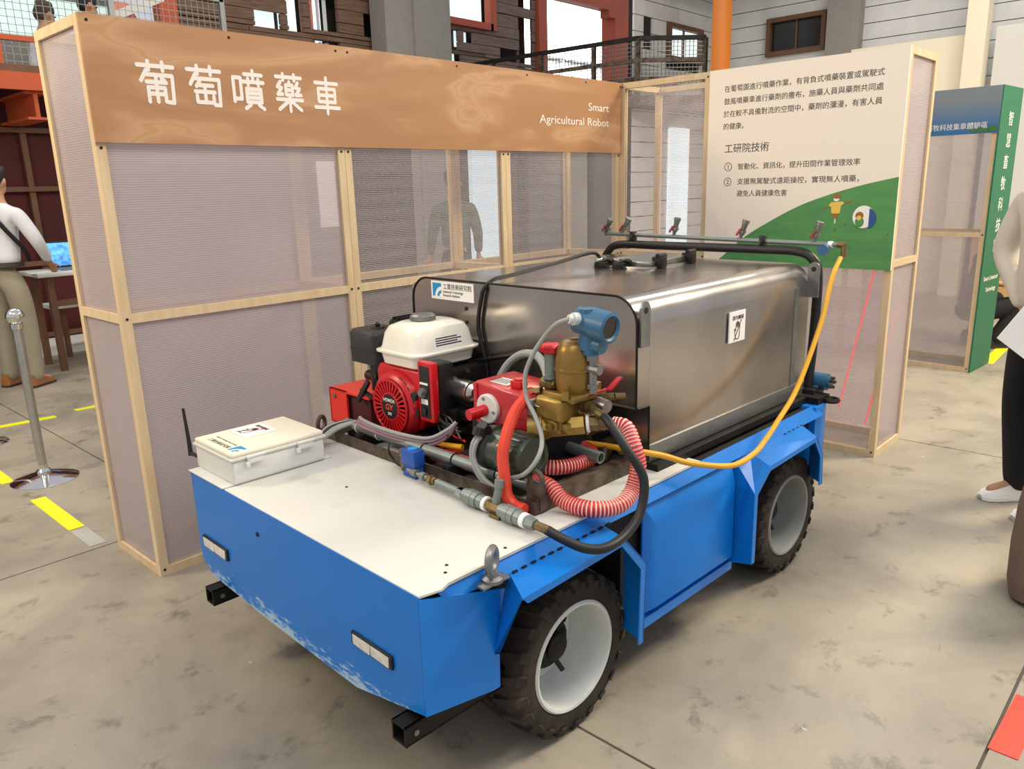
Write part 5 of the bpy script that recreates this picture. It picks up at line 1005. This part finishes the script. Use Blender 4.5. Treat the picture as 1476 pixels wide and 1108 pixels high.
ribbed('ribbed_hose', 'red and white ribbed hose coiled flat inside the skid under the pipe stub', [(.71, -.22, .800), (.72, -.36, .792), (.76, -.45, .785), (.84, -.485, .782), (.93, -.478, .782), (.975, -.43, .784), (.985, -.36, .79)])
hose('suction_hose', 'plain red hose lying inside the skid under the engine', [(.70, .30, .735), (.72, .2, .74), (.70, .08, .738), (.74, -.05, .738), (.80, -.2, .738), (.86, -.33, .738)], .020, 'hosered')
hose('black_hose', 'thick black hose looping from the pump valve down to the valve line', [(.775, -.655, 1.0), (.755, -.70, .985), (.75, -.765, .92), (.765, -.815, .84), (.735, -.83, .75), (.66, -.835, .702), (.565, -.835, .690), (.51, -.80, .695), (.475, -.74, .720), (.4615, -.695, .737)], .0145, 'rubberblk', n=12)
hose('yellow_hose', 'yellow hose running from the pump to the spray bar end', [(.92, -.20, .80), (1.01, -.45, .80), (1.03, -.60, .805), (1.104, -.66, .782), (1.183, -.72, .747), (1.336, -.79, .712), (1.50, -.79, .712), (1.62, -.775, .735), (1.739, -.76, .775), (1.942, -.74, .87), (2.176, -.715, 1.09), (2.314, -.695, 1.283), (2.41, -.685, 1.36)], .0105, 'yellow')
hose('yellow_hose', 'yellow hose length lying under the engine inside the skid', [(.66, .32, .745), (.68, .2, .742), (.68, .06, .775), (.70, -.06, .785)], .0105, 'yellow')
hose('grey_cable', 'thin grey cable arching from the blue transmitter to the green motor', [(.735, -.551, 1.303), (.72, -.51, 1.285), (.72, -.455, 1.235), (.705, -.415, 1.17), (.695, -.392, 1.10), (.69, -.405, 1.03), (.67, -.46, .985), (.645, -.51, .93), (.60, -.535, .885), (.573, -.505, .832), (.567, -.44, .800), (.572, -.38, .785)], .0075, 'greycable', cat='cable')
hose('grey_hose', 'grey hose arching behind the red pump case', [(.96, .03, .95), (.985, -.02, 1.04), (.985, -.10, 1.09), (.96, -.20, 1.10), (.92, -.28, 1.06), (.88, -.32, 1.0)], .016, 'greycable')
hose('black_cable', 'thin black cable running from the tank lid down the tank front', [(1.775, .16, 1.375), (1.74, .165, 1.40), (1.66, .168, 1.398), (1.49, .16, 1.380), (1.321, .15, 1.367), (1.166, .14, 1.354), (1.075, .138, 1.348), (1.033, .15, 1.318), (1.028, .168, 1.27), (1.028, .19, 1.16), (1.03, .165, 1.05), (1.028, .148, .96), (1.02, .145, .80)], .0085, 'black', cat='cable')
hose('black_pipe', 'thin black pipe sloping across the tank front behind the engine', [(1.015, .40, .965), (1.015, .15, 1.028), (1.015, -.10, 1.09), (1.0, -.217, 1.112)], .009, 'black', cat='pipe')
for k, (m_, o_) in enumerate((('pinkcable', 0), ('greycable', .013), ('pinkcable', -.012))):
    hose('cable_run', ('upper mauve', 'middle grey', 'lower mauve')[k] + ' cable tied along the conduit below the engine fan', [(.63, .50 - .01 * k, .795 + abs(o_)), (.60 + o_, .44, .803 + o_ * .5), (.588, .30, .802 + o_), (.60, .16, .798 + o_), (.63, .05, .80 + o_), (.68, .0, .83 + o_), (.71, -.02, .87)], .0075, m_, cat='cable')
for k in range(4):
    hose('box_cable', ('highest', 'second', 'third', 'lowest')[k] + ' of the grey cables leaving the control box side', [(.405, .50 + .03 * k, .765 - .012 * k), (.46, .50 + .03 * k, .760 - .012 * k), (.54, .52 + .02 * k, .775), (.62, .50 + .01 * k, .79)], .008, ('greycable', 'greycable', 'black', 'zinc')[k], cat='cable')
# ------------------------------------------------------------------ people
def skin_mesh(V, E_, Rr, sub=2):
    me = bpy.data.meshes.new('s'); me.from_pydata([Vector(v) for v in V], E_, []); o = bpy.data.objects.new('s', me); COL.objects.link(o)
    m = o.modifiers.new('k', 'SKIN'); m.use_smooth_shade = True; m.branch_smoothing = .6
    for i, r_ in enumerate(Rr):
        sv = me.skin_vertices[0].data[i]; sv.radius = r_ if hasattr(r_, '__len__') else (r_, r_); sv.use_root = (i == 0)
    s = o.modifiers.new('s', 'SUBSURF'); s.levels = sub; s.render_levels = sub
    dg = bpy.context.evaluated_depsgraph_get(); r = bpy.data.meshes.new_from_object(o.evaluated_get(dg))
    bpy.data.objects.remove(o); bpy.data.meshes.remove(me); return r
def add_mesh(mb, me): mb.bm.from_mesh(me); bpy.data.meshes.remove(me)
def chain(mb, P, Rr, sub=2): add_mesh(mb, skin_mesh(P, [(i, i + 1) for i in range(len(P) - 1)], Rr, sub))
def remesh(mb, vox=.011, smooth=3):
    me = bpy.data.meshes.new('r'); mb.bm.to_mesh(me); mb.bm.free(); o = bpy.data.objects.new('r', me); COL.objects.link(o)
    m = o.modifiers.new('r', 'REMESH'); m.mode = 'VOXEL'; m.voxel_size = vox; s = o.modifiers.new('s', 'SMOOTH'); s.iterations = smooth; s.factor = .5
    dg = bpy.context.evaluated_depsgraph_get(); r = bpy.data.meshes.new_from_object(o.evaluated_get(dg)); bpy.data.objects.remove(o); bpy.data.meshes.remove(me)
    n = MB(); n.fixn = False; n.bm.from_mesh(r); bpy.data.meshes.remove(r); return n
def person(label, J, base, top='shirt', legs='khaki', shoes='boot', hair_m='hair', hs=1.0, belt=False, strap=None, sleeve=1.0, untuck=False):
    """J: joint positions; face = facing direction of the head"""
    t = thing('person', label, 'person', base); V = {k: Vector(v) for k, v in J.items()}
    f = V['face'].normalized(); hc = V['head']; upv = (hc - V['neck']).normalized(); rt = f.cross(upv).normalized()
    k = hs
    mb = MB()
    # trunk and limbs
    names = ['pelvis', 'waist', 'chest', 'collar', 'neck', 'head']
    P = [V['pelvis'], V['waist'], V['chest'], V['collar'], V['neck'], hc - upv * .03]; Rr = [(.10, .075), (.11, .08), (.14, .09), (.085, .065), (.056, .056), (.07, .075)]
    E_ = [(i, i + 1) for i in range(5)]
    def addj(p, r_, par): P.append(V[p] if isinstance(p, str) else p); Rr.append(r_); E_.append((par, len(P) - 1)); return len(P) - 1
    for s in 'lr':
        a = addj('sh' + s, (.050, .050), 3); a = addj('el' + s, (.038, .038), a); a = addj('wr' + s, (.030, .026), a)
        h = addj('hip' + s, (.07, .07), 0); h = addj('kn' + s, (.055, .055), h); h = addj('an' + s, (.04, .04), h); addj(V['an' + s] + V['toe' + s] * .18 + Vector((0, 0, -.045)), (.035, .025), h)
    add_mesh(mb, skin_mesh(P, E_, Rr, 2))
    mb.ball(hc + upv * .03 - f * .012, (.088 * k, .088 * k, .118 * k), 20, 14); mb.ball(hc - upv * .05 + f * .03, (.062, .062, .07), 14, 10)
    mb.loft([[hc + f * (.085 + d) + upv * (u_) + rt * x for x, u_, d in q] for q in (((-.008, .03, 0), (.008, .03, 0), (.008, .03, -.02), (-.008, .03, -.02)), ((-.018, -.015, .0), (.018, -.015, .0), (.012, -.02, .028), (-.012, -.02, .028)))])
    for s in (-1, 1): mb.ball(hc + rt * s * .088 + upv * .005, (.018, .018, .034), 10, 8)
    mb.ball(hc + f * .082 - upv * .045, (.028, .028, .012), 10, 6)
    for s in 'lr':
        w_, e_ = V['wr' + s], V['el' + s]; d = (w_ - e_).normalized(); ax = d.cross(Vector((0, 0, 1))); ax = ax.normalized() if ax.length > .1 else Vector((1, 0, 0)); nn = d.cross(ax).normalized()
        dn = (d * .8 - Vector((0, 0, .35))).normalized()
        chain(mb, [w_ - d * .03, w_ + d * .05, w_ + d * .095], [(.028, .022), (.040, .020), (.036, .018)], 1)
        for i, (o_, ln) in enumerate(((-.03, .062), (-.010, .075), (.010, .070), (.029, .055))):
            b = w_ + d * .085 + ax * o_; chain(mb, [b, b + d * ln * .5, b + d * ln * .5 + dn * ln * .55], [.0115, .0105, .009], 1)
        b = w_ + d * .03 + ax * (-.034 if s == 'l' else .034); sg = -1 if s == 'l' else 1
        chain(mb, [b, b + ax * sg * .03 + d * .03, b + ax * sg * .035 + d * .065], [.013, .012, .010], 1)
    mb = remesh(mb); part('body', mb, M['skin'], t)
    # hair
    mb = MB(); mb.ball(hc + upv * .05 - f * .022, (.098 * k, .098 * k, .108 * k), 18, 12); mb.ball(hc - f * .05 + upv * .0, (.078, .078, .088), 14, 10)
    for i in range(16):
        a = i * 2.399; q = Vector((math.cos(a), math.sin(a), 0)); mb.ball(hc + upv * (.085 + .03 * math.sin(i * 1.7)) - f * .025 + (rt * q.x + f * q.y) * .065, .034, 8, 6)
    mb = remesh(mb, .012, 2); part('hair', mb, M[hair_m], t)
    for s in (-1, 1): mb = MB(); mb.ball(hc + f * .081 + rt * s * .033 + upv * .022, (.011, .011, .009), 8, 6); part('eye', mb, M['black'], t)
    # clothes
    mb = MB(); P = [V['waist'] + (V['pelvis'] - V['waist']) * (1.15 if untuck else .75), V['waist'], V['chest'], V['collar'], V['neck'] - upv * .045]; Rr = [(.195, .160) if untuck else (.168, .130), (.176, .140) if untuck else (.168, .130), (.186, .135), (.125, .105), (.072, .072)]; E_ = [(0, 1), (1, 2), (2, 3), (3, 4)]
    for s in 'lr':
        P.append(V['sh' + s]); Rr.append((.086, .082)); E_.append((3, len(P) - 1)); P.append(V['el' + s]); Rr.append((.066, .062)); E_.append((len(P) - 2, len(P) - 1))
        if sleeve > .5: P.append(V['el' + s] + (V['wr' + s] - V['el' + s]) * .92); Rr.append((.050, .046)); E_.append((len(P) - 2, len(P) - 1))
    add_mesh(mb, skin_mesh(P, E_, Rr, 2)); mb = remesh(mb, .013, 2); part('top', mb, M[top], t)
    mb = MB(); P = [V['pelvis'] + (V['waist'] - V['pelvis']) * .70, V['pelvis']]; Rr = [(.172, .132), (.176, .142)]; E_ = [(0, 1)]
    for s in 'lr':
        P += [V['hip' + s], V['kn' + s], V['an' + s] - Vector((0, 0, .05))]; Rr += [(.122, .122), (.090, .090), (.076, .080)]; n = len(P); E_ += [(1, n - 3), (n - 3, n - 2), (n - 2, n - 1)]
    add_mesh(mb, skin_mesh(P, E_, Rr, 2)); mb = remesh(mb, .013, 2); part('trousers', mb, M[legs], t)
    if belt:
        c = V['pelvis'] + (V['waist'] - V['pelvis']) * .50; dz = (V['waist'] - V['pelvis']).normalized(); ps = [c + rt * math.cos(2 * math.pi * i / 28) * .180 + f * math.sin(2 * math.pi * i / 28) * .140 for i in range(28)]
        mb = MB(); mb.loft([[p - dz * .022 for p in ps], [p * 1 + (p - c) * .03 - dz * .018 for p in ps], [p + (p - c) * .03 + dz * .018 for p in ps], [p + dz * .022 for p in ps]]); part('belt', mb, M['belt'], t)
    if strap: mb = MB(); mb.tube(strap, .02, 8, 8); part('shoulder_strap', mb, M['blackcloth'], t)
    for s in 'lr':
        a, d = V['an' + s], V['toe' + s].normalized(); q = Vector((-d.y, d.x, 0)); mb = MB()
        fl_ = a.z - .085
        prof = [(-.085, .033, .02), (-.07, .046, .12), (-.01, .048, .13), (.06, .047, .085), (.13, .052, .06), (.185, .044, .045), (.205, .020, .025)]
        mb.loft([[a + d * x + q * (w_ * yy) + Vector((0, 0, fl_ - a.z + zz * h_)) for yy, zz in ((-1, 0), (1, 0), (1.02, .45), (.65, 1), (-.65, 1), (-1.02, .45))] for x, w_, h_ in prof]); part('shoe', mb, M[shoes], t)
        mb = MB(); mb.loft([[a + d * x + q * (w_ * 1.06 * yy) + Vector((0, 0, fl_ - a.z + zz)) for yy, zz in ((-1, 0), (1, 0), (1, .02), (-1, .02))] for x, w_, h_ in prof]); part('sole', mb, M['tape' if shoes == 'tape' else 'belt'], t)
    return t
def stand(x, y, face, H=2.0, feet=(-.15, .15), lean=0.0, armL=None, armR=None, twist=0):
    f = Vector((math.cos(R(face)), math.sin(R(face)), 0)); r = Vector((f.y, -f.x, 0)); b = Vector((x, y, 0)); k = H / 2.0
    W_ = lambda a, c, z: b + f * a + r * c + Vector((0, 0, z * k))
    J = dict(pelvis=W_(0, 0, 1.04), waist=W_(.01 + lean * .3, 0, 1.22), chest=W_(.01 + lean * .7, 0, 1.44), collar=W_(lean, 0, 1.62), neck=W_(lean + .01, 0, 1.73), head=W_(lean + .035, 0, 1.85), face=f)
    for s, sg in (('l', -1), ('r', 1)):
        J['sh' + s] = W_(lean, .185 * sg, 1.585); J['hip' + s] = W_(0, .10 * sg, .98); J['kn' + s] = W_(.03, .125 * sg, .55); J['an' + s] = W_(0, .14 * sg, .0) + Vector((0, 0, .088)); J['toe' + s] = f
    arm = {'l': armL, 'r': armR}
    for s, sg in (('l', -1), ('r', 1)):
        a = arm[s] or ((0, .26, 1.28), (.08, .28, 1.02)); J['el' + s] = W_(a[0][0], a[0][1] * sg, a[0][2]); J['wr' + s] = W_(a[1][0], a[1][1] * sg, a[1][2])
    return J
# man at the laptop table, back to the camera, turned to the right
J = stand(.80, 4.82, 32, 2.02, lean=.06, armR=((.12, .30, 1.33), (.34, .20, 1.12)), armL=((-.02, .28, 1.30), (.16, .30, 1.06)))
person('person in white shirt, khaki trousers and tan shoes standing at the laptop table', J, (.80, 4.82, 0), 'shirt', 'khaki', 'boot', belt=True,
       strap=[J['shl'] + Vector((.06, .02, .07)), J['collar'] + Vector((-.11, -.06, .02)), J['chest'] + Vector((-.02, -.165, .02)), J['waist'] + Vector((.13, -.15, .05)), J['pelvis'] + Vector((.21, -.05, .12))])
# person at the right edge holding a paper sheet
J = stand(3.30, -2.80, 133, 2.0, lean=.06, armL=((.15, .24, 1.33), (.03, .04, 1.06)), armR=((.10, .28, 1.32), (.08, .06, 1.02)))
for s in 'lr': q = Vector((math.cos(R(133)), math.sin(R(133)), 0)); J['an' + s] -= q * .06; J['kn' + s] -= q * .02
pr_ = person('person in off white shirt, black trousers and white sneakers holding a paper sheet', J, (3.30, -2.80, 0), 'shirtwarm', 'blackcloth', 'tape', untuck=True)
w_ = (J['wrl'] + J['wrr']) / 2
f = Vector((math.cos(R(133)), math.sin(R(133)), 0)); r = Vector((f.y, -f.x, 0)); a = Vector((3.30, -2.72, 0)); Q = lambda p, q, z: a + f * p + r * q + Vector((0, 0, z))
mb = MB(); mb.poly([Q(.33, -.27, .96), Q(.16, -.25, .84), Q(.02, -.22, 1.0), Q(.19, -.24, 1.12)], .003)
solo('paper_sheet', mb, M['paper'], 'printed paper sheet held by the person in white sneakers', 'paper', base=a)
# crouching person behind the kiosk
b = Vector((7.70, -1.57, 0)); f = Vector((.72, -.69, 0)).normalized(); r = Vector((f.y, -f.x, 0)); W_ = lambda a, c, z: b + f * a + r * c + Vector((0, 0, z))
J = dict(pelvis=W_(-.10, 0, .34), waist=W_(-.08, 0, .52), chest=W_(.02, 0, .74), collar=W_(.10, 0, .92), neck=W_(.14, 0, 1.02), head=W_(.19, 0, 1.13), face=f)
for s, sg in (('l', -1), ('r', 1)):
    J['sh' + s] = W_(.10, .19 * sg, .88); J['el' + s] = W_(.20, .26 * sg, .62); J['wr' + s] = W_(.40, .16 * sg, .58); J['hip' + s] = W_(-.08, .11 * sg, .33); J['kn' + s] = W_(.34, .20 * sg, .48); J['an' + s] = W_(.06, .17 * sg, .088); J['toe' + s] = f
person('person in black clothes crouching behind the green kiosk', J, b, 'blackcloth', 'blackcloth', 'black', sleeve=.3)
J = stand(4.75, 3.0, 60, 1.9)
person('person in dark green jacket seen dimly through the corner sheets', J, (4.75, 3.0, 0), 'jacket', 'blackcloth', 'black')
# two people on the mezzanine
def seated(x, y, z, face, H=1.0):
    f = Vector((math.cos(R(face)), math.sin(R(face)), 0)); r = Vector((f.y, -f.x, 0)); b = Vector((x, y, z)); W_ = lambda a, c, h: b + f * a + r * c + Vector((0, 0, h))
    J = dict(pelvis=W_(0, 0, .16), waist=W_(.0, 0, .30), chest=W_(.03, 0, .48), collar=W_(.05, 0, .62), neck=W_(.06, 0, .70), head=W_(.09, 0, .80), face=(f + Vector((0, 0, -.35))))
    for s, sg in (('l', -1), ('r', 1)):
        J['sh' + s] = W_(.05, .185 * sg, .59); J['el' + s] = W_(.14, .24 * sg, .36); J['wr' + s] = W_(.34, .14 * sg, .30); J['hip' + s] = W_(.02, .10 * sg, .14); J['kn' + s] = W_(.42, .14 * sg, .34); J['an' + s] = W_(.46, .14 * sg, .088); J['toe' + s] = f
    return J
person('person in pale shirt with tousled brown hair seated on the mezzanine', seated(1.95, 6.42, 3.05 - .22, 5), (1.95, 6.42, 3.05), 'shirt', 'khaki', 'black', 'hairbr')
person('dark haired person in red top on the mezzanine above the header board end', seated(2.62, 7.0, 3.05 + .05, -10), (2.62, 7.0, 3.05), 'redcloth', 'blackcloth', 'black', 'hair')
